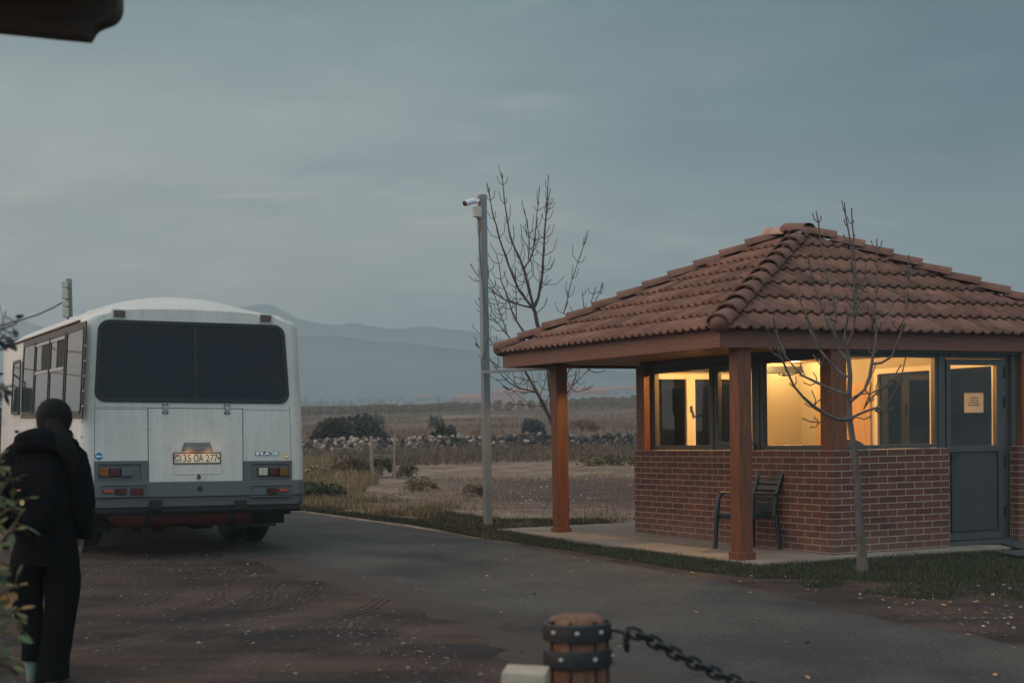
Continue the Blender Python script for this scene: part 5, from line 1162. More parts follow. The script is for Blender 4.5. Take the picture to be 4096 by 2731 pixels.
# far mountains
def ridge(name, pts, Y, depth, amp):
    m = MB(); n = 260; xs_ = [p[0] for p in pts]; top = []
    for k in range(n):
        x = xs_[0]+(xs_[-1]-xs_[0])*k/(n-1); i = max(j for j in range(len(pts)-1) if xs_[j] <= x+1e-6); f = (x-xs_[i])/(xs_[i+1]-xs_[i]); f = f*f*(3-2*f); y = pts[i][1]*(1-f)+pts[i+1][1]*f+amp*noise.fractal((x*.02, Y, 0), 1, 2, 5); top.append(at(x, y, Y))
    rows = 7
    for j in range(rows):
        t = j/(rows-1)
        for k, p in enumerate(top):
            zf = p.z*(1-t)+(-5)*t+(6*noise.noise((k*.09, j*.8, Y))*math.sin(math.pi*t)); m.v.append((p.x*(1-.25*t*0), Y-.35*depth*t**.8+5*noise.noise((k*.2, j, 1)), zf))
    for j in range(rows-1):
        for k in range(n-1): m.f.append((j*n+k, j*n+k+1, (j+1)*n+k+1, (j+1)*n+k)); m.t.append((1, 1, 1)); m.sm.append(True); m.mi.append(0)
    # far side
    b0 = len(m.v)
    for p in top: m.v.append((p.x, Y+depth, -5))
    for k in range(n-1): m.f.append((k, k+1, b0+k+1, b0+k)); m.t.append((1, 1, 1)); m.sm.append(True); m.mi.append(0)
    o = m.build(name, MT['rock'], recalc=False); struct(o)
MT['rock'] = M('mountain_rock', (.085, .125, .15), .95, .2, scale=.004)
ridge('mountains', [(-900, 800), (-300, 760), (-120, 728), (30, 730), (110, 752), (230, 815), (330, 780), (430, 735), (520, 712), (580, 700), (606, 697), (628, 702), (655, 716), (690, 734), (735, 743), (775, 746), (812, 741), (850, 748), (900, 755), (985, 750), (1050, 757), (1110, 765), (1200, 790), (1320, 812), (1500, 835), (1800, 850), (2600, 850), (3600, 830)], 1000, 240, 2.2)
ridge('foothills', [(-900, 840), (0, 850), (400, 800), (620, 770), (760, 772), (900, 786), (1050, 800), (1150, 820), (1350, 850), (1700, 880), (2600, 885), (3600, 880)], 840, 110, 1.8)
HAZE_D = .0013; HAZE_C = (.76, .93, 1.0)
# ================================================================ POLES
MT['pole'] = M('grey_painted_steel', (.16, .175, .19), .5, .1, scale=3, dirt=.4); MT['boxm'] = M('beige_box', (.42, .38, .31), .6, .06); MT['camw'] = M('white_camera', (.62, .63, .63), .4, .05); MT['cable'] = M('grey_cable', (.09, .09, .09), .6, .1)
MT['rusty'] = M('rusty_steel', (.22, .09, .04), .8, .2)
pb = gnd(1121, 1210); PY_ = pb.y
ptop = at(1107, 447, PY_); hP = ptop.z-pb.z; px2m = PY_/3272
pole = root('camera_pole', 'tall square grey steel pole carrying a camera beside the kiosk roof', 'pole', pb, .46)
w = .052
m = MB(); m.box((-w, -w, -.2), (w, w, hP)); m.build('post', MT['pole'], pole, .008)
m = MB(); m.box((-w-.003, -w-.003, hP-.55), (-w+.0, w*.5, hP-.03)); m.build('rust_patch', MT['rusty'], pole)
zb_ = at(1110, 855, PY_).z-pb.z
e0 = Vector((-w-.03, -w-.012, zb_)); M4 = Matrix.Translation(pb) @ Matrix.Rotation(.46, 4, 'Z'); e1 = M4.inverted() @ at(1300, 843, PY_-1.2)
m = MB(); m.bar(e0, e1, .03, .05); m.build('side_bar', MT['pole'], pole, .004)
c = at(1093, 466, PY_-.1)
sc_ = root('security_camera', 'white bullet security camera near the top of the grey pole', 'camera', c, 0)
m = MB(); A_ = Vector((at(1068, 467, PY_-.25)-c)); B_ = Vector((at(1088, 461, PY_-.12)-c)); m.tube([A_, B_], .042, 16); m.build('housing', MT['camw'], sc_)
d_ = (A_-B_).normalized(); m = MB(); m.tube([A_+d_*.002-Vector((0, 0, 0)), A_+d_*.012], .037, 16); m.build('lens', MT['rubber'], sc_)
m = MB(); m.tube([A_+d_*.04+Vector((0, 0, .012)), B_+Vector((0, 0, .012))], .046, 14); 
m = MB(); m.tube([B_, at(1094, 464, PY_-.08)-c, at(1100, 461, PY_-.03)-c], [.02, .022, .03], 10); m.build('bracket', MT['camw'], sc_)
jb0 = at(1088, 499, PY_-.16); jb1 = at(1108, 474, PY_-.04)
jb = root('junction_box', 'beige junction box fixed to the pole under the security camera', 'junction box', at(1097, 487, PY_-.11), .46)
m = MB(); m.box((-.06, -.045, -.075), (.045, .045, .075)); m.build('casing', MT['boxm'], jb, .006); m = MB(); m.box((-.064, -.04, -.07), (-.058, .04, .07)); m.build('lid', MT['boxm'], jb, .003); m = MB(); m.tube([(0, 0, -.075), (0, 0, -.11)], [.02, .012], 8); m.build('cable_gland', MT['rusty'], jb)
cpts = [(1100, 503), (1101, 560), (1104, 610), (1106, 640), (1112, 665), (1116, 700), (1122, 740), (1121, 775), (1112, 810), (1106, 830), (1109, 852)]
m = MB(); m.tube([at(x, y, PY_-.09) for x, y in cpts], .011, 6); m.tube([at(x, y, PY_-.1) for x, y in ((1098, 503), (1095, 520), (1100, 545))], .005, 5); o = m.build('cable', MT['cable']); tag(o, 'grey cable running loosely down the camera pole', 'cable')
# utility pole behind the bus
up = at(164, 1010, 25.5); up.z = g(up.x, up.y); ut = at(163, 640, 25.5)
uo = root('utility_pole', 'dark pole with pale boxes rising behind the bus roof', 'pole', up, .2); hU = ut.z-up.z
m = MB(); m.box((-.02, -.05, -.2), (.075, .05, hU)); m.build('post', MT['pole'], uo, .006)
for y0, y1 in ((647, 662), (664, 688), (691, 706), (708, 730)):
    z0, z1_ = at(160, y1, 25.5).z-up.z, at(160, y0, 25.5).z-up.z; m = MB(); m.box((-.085, -.12, z0+.008), (.02, -.0, z1_)); m.build('meter_box', MT['boxm'], uo, .006)
for q, lab in (([(157, 685), (120, 706), (84, 722), (42, 735), (0, 746), (-60, 757), (-300, 770), (-700, 740)], 'sagging double cable running left from the pole behind the bus'),):
    m = MB()
    for k in (0, 1): m.tube([at(x, y+k*2.5, 25.4-.02*i) for i, (x, y) in enumerate(q)], .007, 5)
    o = m.build('overhead_cable', MT['cable']); tag(o, lab, 'cable')
m = MB(); m.tube([at(x, y, 60) for x, y in ((-900, 790), (-400, 800), (-40, 792), (0, 787), (60, 777), (150, 772), (500, 740))], .03, 5); o = m.build('overhead_cable', MT['cable']); tag(o, 'lower overhead cable passing level with the bus roof at far left', 'cable')
m = MB(); m.tube([at(x, y, 45) for x, y in ((-12, 640), (-3, 690), (8, 745), (16, 790), (24, 835), (56, 1010))], .010, 5); o = m.build('guy_wire', MT['cable']); tag(o, 'thin slanting wire at the far left above the bus front', 'wire')
bush('garden_tree', 2, 930, 1.8, 2.6, 1.6, 1500, [(.03, .04, .03), (.04, .05, .03)], 'dark green tree in front of the bus beside its mirror', 'tree', None, .09, 61, 36, 10)
# ================================================================ BARE TREES traced branch by branch
def bare_tree(label, base, Yt, trunk, limbs, r0, seed, twig=.16, group=None):
    """trunk/limbs: lists of photo pixels with a start radius; each branch gets its own depth"""
    r = random.Random(seed); t = root('bare_tree', label, 'tree', base, 0, group); k = Yt/3272
    def path(px, dep, d0=0):
        out = []; n = len(px)
        for i, (x, y) in enumerate(px): f = i/max(1, n-1); out.append(at(x, y, Yt+d0+dep*f)-base)
        return out
    def fine(P):
        out = []
        for a, b in zip(P, P[1:]):
            n = max(1, int((b-a).length/.085))
            for i in range(n): q = a.lerp(b, i/n); out.append(q+Vector((r.uniform(-1, 1), r.uniform(-1, 1), r.uniform(-1, 1)))*.004)
        out.append(P[-1]); return out
    m = MB(); P = path(trunk, .15); P[0] = Vector((0, 0, -.08)); F = fine(P); n = len(F); m.tube(F, [r0*(1.5 if i < 2 else 1.2 if i < 3 else 1.06 if i < 5 else 1)*(1-.60*i/n)*(1+.05*noise.noise((i*.7, seed, 0))) for i in range(n)], 10); m.build('trunk', MT['bark'], t, recalc=False)
    m = MB()
    for px, rad, dep in limbs:
        P = path(px, dep, .05); F = fine(P); n = len(F); rads = [max(.0064, rad*.9*(1-.82*i/n)) for i in range(n)]
        rads = [q*(1.25 if i % 3 == 0 else 1) for i, q in enumerate(rads)]; m.tube(F, rads, 6)
        i = int(r.uniform(2, 4))
        while i < n-1:
            d = (F[min(i+1, n-1)]-F[i-1]).normalized(); s = d.orthogonal().normalized(); s = Matrix.Rotation(r.uniform(0, 3.14), 3, d) @ s
            for sg in (-1, 1):
                if r.random() < .92:
                    l = twig*r.uniform(.4, 1.7)*(1.15-.6*i/n); q = F[i]+(s*sg*.8+d*.55).normalized()*l*.5; e = q+(s*sg*.35+d*.9+Vector((0, 0, .35))).normalized()*l*.5
                    m.tube([F[i], q, e-(e-q)*.12, e], [.0064, .0054, .0048, .0056], 5); m.sphere(e, .0082, 5, 4, (.8, .8, 1.6))
            i += int(r.uniform(1, 4))
        m.sphere(F[-1], .0085, 5, 4, (.8, .8, 1.6))
    m.build('crown', MT['bark'], t, recalc=False); return t
Z5 = lambda P: [(1406.8+.4019*x, 717.8+.4019*y) for x, y in P]
Z6 = lambda P: [(1091+.536*x, 488+.536*y) for x, y in P]
Z8 = lambda P: [(1033.6+.3113*x, 373.2+.3113*y) for x, y in P]
Z4 = lambda P: [(631.6+.3662*x, 803.9+.3662*y) for x, y in P]
b2 = gnd(1979, 1313); T2 = b2.y
bare_tree('slender leafless young tree standing on the lawn before the kiosk wall', b2, T2,
 Z5([(1425, 1482), (1430, 1400), (1425, 1300), (1411, 1200), (1405, 1050), (1395, 900), (1383, 780), (1368, 690), (1355, 600), (1352, 500), (1353, 450), (1358, 370), (1352, 280), (1335, 180), (1325, 130)]),
 [(Z5([(1345, 610), (1290, 607), (1220, 582), (1150, 540), (1090, 482), (1040, 420), (1000, 335), (960, 250), (942, 200), (930, 140), (920, 30)]), .020, -.5),
  (Z5([(1150, 540), (1170, 510), (1220, 470), (1270, 440)]), .008, -.2), (Z5([(1222, 590), (1205, 620), (1180, 628), (1130, 620), (1090, 606)]), .008, .2),
  (Z5([(1345, 472), (1260, 440), (1170, 400), (1100, 365), (1060, 338), (1000, 260), (965, 215), (945, 195)]), .017, .5),
  (Z5([(1062, 338), (1040, 352), (1010, 358), (975, 358)]), .006, 0), (Z5([(1062, 338), (1072, 315), (1079, 293)]), .006, .1),
  (Z5([(1345, 372), (1290, 330), (1215, 250), (1160, 170), (1125, 90), (1100, 20)])+Z6([(1440, 480), (1412, 420), (1392, 375), (1383, 330)]), .017, .3),
  (Z5([(1215, 250), (1195, 312), (1160, 262), (1150, 243)]), .006, .2),
  (Z5([(1368, 605), (1400, 582), (1450, 565), (1500, 548), (1535, 545), (1590, 498), (1635, 410), (1660, 330), (1677, 255)]), .016, -.4),
  (Z5([(1372, 590), (1400, 600), (1440, 610), (1475, 594)]), .006, -.3), (Z5([(1535, 545), (1500, 560), (1545, 578)]), .006, .2),
  (Z5([(1362, 505), (1400, 475), (1440, 440), (1470, 370), (1482, 290), (1505, 190), (1510, 100), (1505, 20)])+Z6([(1700, 500), (1712, 430), (1724, 270), (1722, 115)]), .019, .35),
  (Z5([(1482, 293), (1540, 285), (1600, 250), (1640, 150), (1670, 60)])+Z6([(1815, 500), (1842, 450), (1858, 330), (1860, 185)]), .013, -.35),
  (Z5([(1440, 440), (1470, 470), (1440, 550), (1470, 500), (1540, 430), (1600, 400)]), .008, .3),
  (Z5([(1378, 480), (1430, 465), (1480, 460), (1540, 430), (1600, 380), (1650, 300)]), .009, -.2),
  (Z5([(1352, 285), (1300, 215), (1275, 120), (1240, 30)])+Z6([(1550, 470), (1530, 330), (1505, 260), (1490, 170), (1465, 0)])+[(1875, 487)], .015, .25),
  (Z5([(1330, 160), (1330, 110), (1345, 20)])+Z6([(1625, 450), (1625, 300), (1612, 130), (1597, 60), (1585, 0)])+[(1937, 478)], .014, -.25),
  (Z5([(1340, 190), (1375, 110), (1390, 0)])+Z6([(1637, 430), (1632, 280), (1622, 100), (1615, 0)])+[(1957, 479)], .014, .15),
  (Z6([(1480, 575), (1425, 460), (1395, 385), (1383, 300)]), .008, .15), (Z6([(1520, 500), (1450, 300), (1425, 180)]), .008, -.2), (Z6([(1610, 300), (1660, 330), (1700, 260)]), .006, .2), (Z6([(1330, 600), (1300, 540), (1285, 470)]), .006, .2),
  (Z6([(1560, 500), (1548, 430), (1545, 360)]), .008, .3), (Z6([(1740, 500), (1785, 420), (1800, 345)]), .007, .25)], .047, 3, .13)
MT['bark2'] = M('brown_bark', (.055, .034, .026), .85, .2, scale=14, bump=.5, bscale=30)
T1 = 23.4; b1 = Vector((at(1296, 1200, T1).x, T1, 0)); b1.z = g(b1.x, b1.y)
bk = MT['bark']; MT['bark'] = MT['bark2']
bare_tree('tall leafless tree behind the veranda post and camera pole', b1, T1,
 [(1296, 1215), (1288, 1080), (1278, 1000)]+Z4([(1748, 420), (1740, 300), (1722, 180), (1715, 100)])+Z8([(680, 1310), (645, 1190), (625, 1100), (614, 1072)]),
 [(Z8([(612, 1070), (560, 1010), (505, 930), (465, 840), (430, 750), (410, 690), (385, 620), (365, 560), (340, 460), (315, 380), (290, 230), (272, 150)]), .026, -.4),
  (Z8([(618, 1080), (595, 980), (570, 890), (545, 790), (515, 710), (480, 640), (445, 550), (425, 450), (405, 310), (395, 210), (380, 75)]), .028, .4),
  (Z8([(622, 1062), (650, 1000), (670, 900), (685, 780), (692, 650), (698, 520), (710, 380), (715, 300), (720, 200), (727, 92)]), .028, -.2),
  (Z8([(700, 470), (712, 380), (728, 270), (740, 192)]), .013, .3), (Z8([(545, 780), (590, 720), (615, 650), (630, 540), (640, 400), (652, 270), (662, 178)]), .016, .5),
  (Z8([(580, 720), (585, 560), (570, 450), (547, 347)]), .012, -.4), (Z8([(600, 1070), (500, 1045), (400, 1010), (330, 960), (230, 870), (180, 800), (150, 748)]), .016, -.5), (Z8([(400, 1010), (330, 920), (285, 850), (280, 760)]), .010, -.2),
  (Z8([(545, 1250), (490, 1165), (450, 1080), (430, 1010), (400, 930), (375, 860), (360, 750), (345, 682)]), .018, .5), (Z8([(490, 1170), (490, 1000), (485, 850), (480, 770)]), .010, .3),
  (Z8([(460, 1320), (400, 1240), (330, 1160), (250, 1085), (210, 1000)]), .013, -.6), (Z8([(420, 1260), (380, 1130), (340, 1010), (315, 930)]), .010, .3),
  (Z8([(370, 1515), (280, 1440), (190, 1333)]), .009, -.4), (Z8([(350, 1420), (300, 1310), (250, 1240)]) , .007, .3), (Z8([(690, 790), (735, 780), (760, 740)]), .007, .2), (Z8([(660, 940), (700, 900), (745, 865)]), .008, .3), (Z8([(640, 1110), (700, 1060), (716, 1000)]), .008, -.2),
  (Z4([(1748, 475), (1725, 430), (1700, 380), (1668, 310), (1650, 280), (1620, 225), (1590, 170), (1560, 120)])+Z8([(600, 1330), (545, 1250)]), .034, .4),
  (Z4([(1650, 265), (1540, 240), (1470, 205), (1430, 165), (1350, 60)]), .015, -.4), (Z4([(1692, 352), (1640, 350), (1580, 345), (1465, 335)]), .009, .3), (Z4([(1640, 266), (1560, 262), (1500, 255), (1430, 227)]), .009, -.5), (Z4([(1640, 200), (1590, 190), (1500, 165)]), .008, .3), (Z4([(1700, 330), (1725, 270), (1760, 200)]), .008, .2), (Z4([(1660, 290), (1690, 220), (1710, 130)]), .010, .4),
  (Z4([(1760, 420), (1800, 330), (1850, 240), (1910, 180), (1970, 120)]), .018, .8), (Z4([(1862, 245), (1890, 262), (1940, 250), (1980, 229)]), .008, .3), (Z4([(1968, 122), (2010, 142), (2040, 138), (2072, 127)]), .008, .2), (Z4([(1865, 225), (1880, 190), (1890, 155)]), .006, .1),
  (Z4([(1965, 125), (2000, 60), (2040, 0)])+Z8([(840, 1110), (860, 1040), (890, 900), (930, 780), (975, 650), (1015, 503)]), .015, .4), (Z4([(1740, 300), (1850, 120), (1950, 0)])+Z8([(985, 1040), (978, 958)]), .010, .8), (Z8([(1040, 1030), (1060, 970), (1078, 918)]), .008, .3), (Z8([(1075, 1015), (1110, 950), (1130, 888)]), .008, .3)], .070, 5, .27)
MT['bark'] = bk
# ================================================================ PERSON seen from behind
MT['jacket'] = M('black_jacket', (.0045, .0045, .006), .95, .3, scale=7, bump=.5, bscale=9, spec=.06); MT['trouser'] = M('black_trousers', (.004, .004, .0045), .95, .2, spec=.06, scale=5, bump=.3, bscale=7); MT['hair'] = M('black_hair', (.0045, .004, .0045), .7, .3, spec=.12, scale=30, stretch=(6, 6, .5), bump=.3, bscale=40)
MT['skin'] = M('skin', (.38, .22, .16), .5, .08); MT['shoe'] = M('grey_green_boot', (.10, .14, .13), .8, .2); MT['pack'] = M('black_backpack', (.004, .004, .005), .95, .2, bump=.2, bscale=60, spec=.05); MT['gold'] = M('gold_badge', (.75, .5, .25), .25, .05, metal=.8); MT['pinkish'] = M('pink_tag', (.45, .16, .13), .6, .05)
pp = gnd(112, 1566)
per = root('person', 'person in black jacket and trousers seen from behind, long dark hair tied back', 'person', pp, .12); per.scale = (.93, 1, 1)
def skinbody():
    V = []; E = []; R = []
    def nd(p, r, par=None):
        V.append(p); R.append(r); i = len(V)-1
        if par is not None: E.append((par, i))
        return i
    pel = nd((0, 0, .88), .125); wa = nd((.0, -.01, 1.04), .11, pel); ch = nd((.005, -.01, 1.24), .125, wa); nb = nd((.02, .0, 1.37), .07, ch); nk = nd((.055, .015, 1.44), .050, nb); hd = nd((0.076, .02, 1.54), .082, nk); tp = nd((0.078, .015, 1.60), .070, hd)
    fa = nd((0.078, .085, 1.51), .028, hd); ns = nd((0.079, .115, 1.52), .012, fa)
    for s in (-1, 1):
        nd((.078+s*.088, .01, 1.53), .014, hd)
        hp = nd((s*.09, 0, .82), .095, pel)
        kn = nd((-.125, .07, .46), .06, hp) if s < 0 else nd((.10, .02, .45), .06, hp)
        an = nd((-.125, .03, .12), .042, kn) if s < 0 else nd((.04, -.01, .09), .042, kn)
        ft = nd((-.13, .15, .05), .036, an) if s < 0 else nd((.045, .13, .04), .036, an)
        sh = nd((s*.16+.01, -.01, 1.33), .062, nb); el = nd((s*.235+.01, -.04, 1.08), .045, sh); wr = nd((s*.20+.01, .05, .87), .030, el); pm = nd((s*.185+.01, .085, .815), .030, wr)
        for k in range(4):
            a = nd((s*.185+.01+.0, .06+.020*k, .775), .0095, pm); b = nd((s*.175+.01, .062+.020*k, .745-.006*(k in (1, 2))), .0085, a); nd((s*.165+.01, .062+.019*k, .722-.008*(k in (1, 2))), .0075, b)
        a = nd((s*.165+.01, .115, .80), .010, pm); nd((s*.155+.01, .125, .772), .0085, a)
    me = D.meshes.new('body'); me.from_pydata(V, E, []); o = D.objects.new('body', me); COL.objects.link(o); o.parent = per
    md = o.modifiers.new('skin', 'SKIN'); md.use_smooth_shade = True
    for i, r in enumerate(R): me.skin_vertices[0].data[i].radius = (r, r)
    me.skin_vertices[0].data[0].use_root = True
    s = o.modifiers.new('sub', 'SUBSURF'); s.levels = s.render_levels = 1; me.materials.append(MT['skin'])
skinbody()
def rings_from(spec, n=22, seed=0, fold=.0, fz=9):
    out = []
    for (cx, cy_, z, rx, ry) in spec:
        rg = []
        for k in range(n):
            a = 2*math.pi*k/n; f = 1+fold*noise.noise((math.cos(a)*1.6, math.sin(a)*1.6, z*fz+seed)); rg.append((cx+rx*f*math.cos(a), cy_+ry*f*math.sin(a), z))
        out.append(rg)
    return out
def dense(spec, step=.025):
    out = []
    for a, b in zip(spec, spec[1:]):
        n = max(1, int(abs(b[2]-a[2])/step))
        for i in range(n): t = i/n; out.append(tuple(a[j]*(1-t)+b[j]*t for j in range(5)))
    out.append(spec[-1]); return out
m = MB()
m.loft(rings_from(dense([(.0, 0, .80, .185, .15), (0, 0, .86, .20, .165), (0, -.01, 1.0, .195, .16), (0, -.01, 1.15, .21, .165), (.0, -.01, 1.27, .215, .155), (.01, -.005, 1.34, .19, .135), (.015, 0, 1.385, .13, .11), (.02, .01, 1.43, .085, .085)]), 26, 1, .05), True, True)
def sleeve(P, R, seed):
    m.tube([Vector(p) for p in P], R, 14)
for s in (-1, 1):
    pts = [(s*.13+.01, 0, 1.35), (s*.185+.01, -.01, 1.31), (s*.215+.01, -.03, 1.2), (s*.232+.012, -.045, 1.08), (s*.228+.01, -.01, .98), (s*.215+.01, .045, .885), (s*.205+.01, .055, .86)]
    F = []; RR = []
    for (a, b, r1, r2) in zip(pts, pts[1:], (.085, .088, .085, .082, .075, .062), (.088, .085, .082, .075, .062, .055)):
        for i in range(5): t = i/5; F.append(Vector(a).lerp(Vector(b), t)); RR.append((r1*(1-t)+r2*t)*(1+.06*noise.noise((len(F)*.6, s*3, 1))))
    m.tube(F, RR, 16)
m.build('jacket', MT['jacket'], per, recalc=True)
m = MB()    # hood lying round the neck
for k, (rr_, z, cy0, th) in enumerate(((.145, 1.375, -.02, .05), (.135, 1.41, -.03, .048))):
    P = [Vector((.02+rr_*math.cos(a)*1.12, cy0+rr_*.85*math.sin(a), z+.035*math.cos(a-4.2)+.012*math.sin(3*a))) for a in [2*math.pi*i/24 for i in range(25)]]; m.tube(P, th, 10)
m.build('hood', MT['jacket'], per).location.x = .015
m = MB()
m.loft(rings_from(dense([(0, 0, .90, .17, .14), (0, 0, .84, .192, .155), (0, 0, .76, .20, .165), (0, 0, .70, .195, .16)]), 24, 4, .03), True, True)
m.loft(rings_from(dense([(-.10, .02, .78, .105, .12), (-.125, .05, .62, .118, .115), (-.135, .065, .46, .098, .10), (-.108, .05, .33, .078, .083), (-.10, .03, .22, .068, .072), (-.105, .025, .135, .068, .072)]), 20, 9, .09), True, True)
m.loft(rings_from(dense([(.09, .0, .78, .11, .12), (.098, .01, .62, .118, .115), (.09, .015, .46, .106, .105), (.06, .0, .30, .100, .098), (.036, -.01, .15, .098, .098), (.026, -.015, .022, .098, .105)]), 20, 2, .08), True, True)
m.build('trousers', MT['trouser'], per)
m = MB()
m.loft([[(0.043+.106*q*math.cos(a), .012-.012*(1-q)+.114*q*math.sin(a)-(.02 if z < 1.52 else 0), z) for a in [2*math.pi*k/22 for k in range(22)]] for z, q in ((1.45, .55), (1.47, .72), (1.50, .92), (1.54, 1.03), (1.58, 1.03), (1.62, .92), (1.65, .70), (1.668, .40), (1.674, .1))], True, True)
for q in range(9):
    ox, oy = .022*math.cos(q*.7), .022*math.sin(q*.7); F = [Vector((x+ox*f_, y+oy*f_, z+.008*(q % 3))) for x, y, z, f_ in ((.055, -.075, 1.52, .8), (.088, -.11, 1.455, 1.2), (.125, -.125, 1.39, 1.5), (.165, -.13, 1.32, 1.3), (.185, -.125, 1.25-.012*(q % 4), .6))]; m.tube(F, [.034, .036, .034, .024, .006], 9)
m.sphere((.055, -.075, 1.50), .062, 14, 10, (1.05, .8, 1))
m.tube([Vector(p) for p in ((-.03, .0, 1.47), (-.02, -.03, 1.42), (.0, -.05, 1.38))], [.05, .05, .04], 10); m.tube([Vector(p) for p in ((.11, .0, 1.47), (.115, -.03, 1.42), (.12, -.06, 1.36))], [.045, .05, .04], 10)
r = random.Random(2)
for k in range(26):
    a = r.uniform(0, 6.28); p = Vector((.043+.1*math.cos(a), .01+.1*math.sin(a), r.uniform(1.47, 1.63))); m.tube([p, p+Vector((math.cos(a)*.015, math.sin(a)*.015, -.02)), p+Vector((math.cos(a)*.02, math.sin(a)*.02, -.06))], .0012, 4)
m.build('hair', MT['hair'], per).location.x = .034
for (x, y, zb0) in ((-.105, .03, .0), (.022, 0, .0)):
    m = MB(); m.loft([[(x+rx*math.cos(a), y+cy0+ry*math.sin(a), z) for a in [2*math.pi*k/18 for k in range(18)]] for z, rx, ry, cy0 in ((.0, .044, .125, .06), (.02, .05, .135, .06), (.05, .048, .125, .055), (.08, .045, .08, .015), (.12, .046, .06, 0), (.17, .05, .06, 0))], True, True); m.build('shoe', MT['shoe'], per)
bp_ = root('backpack', 'black backpack with a small gold badge worn on the back', 'backpack', pp, .12); bp_.scale = (.84, .9, 1)
m = MB(); m.loft([[(-.02+rx*math.copysign(abs(math.cos(a))**.6, math.cos(a)), -.17-dy+ry*math.copysign(abs(math.sin(a))**.6, math.sin(a)), z) for a in [2*math.pi*k/24 for k in range(24)]] for z, rx, ry, dy in ((.89, .10, .05, 0), (.90, .135, .075, .01), (1.0, .15, .09, .02), (1.12, .15, .09, .02), (1.22, .14, .08, .01), (1.28, .115, .06, 0), (1.30, .07, .03, -.01))], True, True); m.build('bag', MT['pack'], bp_)
m = MB(); m.loft([[(-.02+rx*math.cos(a)*1.0, -.265+ry*math.sin(a), z) for a in [2*math.pi*k/20 for k in range(20)]] for z, rx, ry in ((.91, .09, .02), (.93, .115, .035), (1.03, .115, .04), (1.08, .10, .025))], True, True); m.build('front_pocket', MT['pack'], bp_)
for s in (-1, 1):
    m = MB(); m.tube([(-.02+s*.10, -.13, 1.27), (-.02+s*.125, -.09, 1.38), (-.02+s*.13, .03, 1.40), (-.02+s*.13, .14, 1.30), (-.02+s*.15, .15, 1.1), (-.02+s*.17, .0, .98)], .018, 8); m.build('strap', MT['pack'], bp_)
m = MB(); q = (-.075, -.31, 1.075); m.tube([(q[0], q[1], q[2]), (q[0], q[1]-.008, q[2])], .017, 18); m.build('badge', MT['gold'], bp_)
m = MB(); m.box((-.115, -.272, 1.14), (-.085, -.266, 1.15)); m.build('tag', MT['pinkish'], bp_)
# ================================================================ BOLLARD, CHAIN, WHITE BLOCK
MT['bolwood'] = M('bollard_wood', (.085, .034, .015), .6, scale=5, col2=(.20, .082, .037), stretch=(9, 9, .6), bump=.35, bscale=14, dirt=.4); MT['iron'] = M('black_iron', (.010, .010, .012), .45, .2, bump=.1, bscale=60); MT['rivet'] = M('worn_rivet', (.30, .31, .29), .4, .1, metal=.5); MT['limestone'] = M('pale_stone', (.36, .30, .24), .8, .12, scale=9, bump=.3, bscale=40)
YB = 4.65; kb = YB/3272
bb = Vector((at(1327, 1500, YB).x, YB, 0)); bb.z = g(bb.x, bb.y); tb = at(1327, 1412, YB).z-bb.z
bo = root('wooden_bollard', 'wooden bollard bound with two black iron hoops', 'bollard', bb, .1)
def boct(z, r): return [(r*f*math.cos(a), r*f*math.sin(a), z) for a, f in [(2*math.pi*(k+.5)/32, 1-.035*abs(math.cos(4*(2*math.pi*(k+.5)/32)))) for k in range(32)]]
m = MB(); m.loft([boct(z, r) for z, r in ((-.1, .102), (.0, .102), (tb-.25, .101), (tb-.06, .099), (tb-.022, .095), (tb-.006, .086), (tb, .070))], True, True); m.build('post', MT['bolwood'], bo)
m = MB()
for a in (-1.95, -1.1, -2.7, -.4):
    m.box((-.0025, -.1055, tb-.42), (.0025, -.090, tb-.012), Matrix.Rotation(a+math.pi/2, 4, 'Z'))
m.build('crack', MT['iron'], bo)
for y in (1447, 1507):
    zc_ = at(1327, y, YB).z-bb.z; h = .028; m = MB(); ro = .113; outer = [[(rr*math.cos(a), rr*math.sin(a), z) for a in [2*math.pi*k/40 for k in range(40)]] for rr, z in ((.097, zc_-h), (ro, zc_-h), (ro+.001, zc_), (ro, zc_+h), (.097, zc_+h))]
    m.loft(outer, False, False); bd_ = m.build('hoop', MT['iron'], bo, .003)
    for a in ((-2.45, -1.72, -.98, -.1) if y < 1480 else (-2.2, -1.2, -.3)): m = MB(); m.sphere(((ro+.001)*math.cos(a), (ro+.001)*math.sin(a), zc_+.003), .0085, 10, 8); m.build('rivet', MT['rivet'], bd_)
# chain
def link(mb, p, d, rot, ln=.062, w=.036, r=.0062):
    d = d.normalized(); s = d.orthogonal().normalized(); s = Matrix.Rotation(rot, 3, d) @ s; P = []
    for k in range(17):
        a = 2*math.pi*k/16; P.append(p+d*((ln/2-w/2)*math.copysign(1, math.cos(a))*(1 if abs(math.cos(a)) > .02 else 0)+w/2*math.cos(a))+s*(w/2*math.sin(a)))
    mb.tube(P, r, 7, False)
m = MB()
path_px = [(1444, 1450), (1470, 1457), (1500, 1472), (1540, 1494), (1580, 1515), (1620, 1534), (1660, 1552), (1700, 1567), (1760, 1590), (1830, 1612), (1950, 1640), (2100, 1660)]
PW = [at(x, y, YB-.02+i*.03) for i, (x, y) in enumerate(path_px)]; L_ = [0]
for a, b in zip(PW, PW[1:]): L_.append(L_[-1]+(b-a).length)
s_ = .03; k = 0
while s_ < L_[-1]:
    i = max(j for j in range(len(PW)-1) if L_[j] <= s_); f = (s_-L_[i])/(L_[i+1]-L_[i]); link(m, PW[i].lerp(PW[i+1], f), PW[i+1]-PW[i], .5+(math.pi/2)*(k % 2)); s_ += .044; k += 1
ch_ = root('chain', 'black iron chain hooked to the bollard and sagging to the right', 'chain', (0, 0, 0))
m.build('links', MT['iron'], ch_)
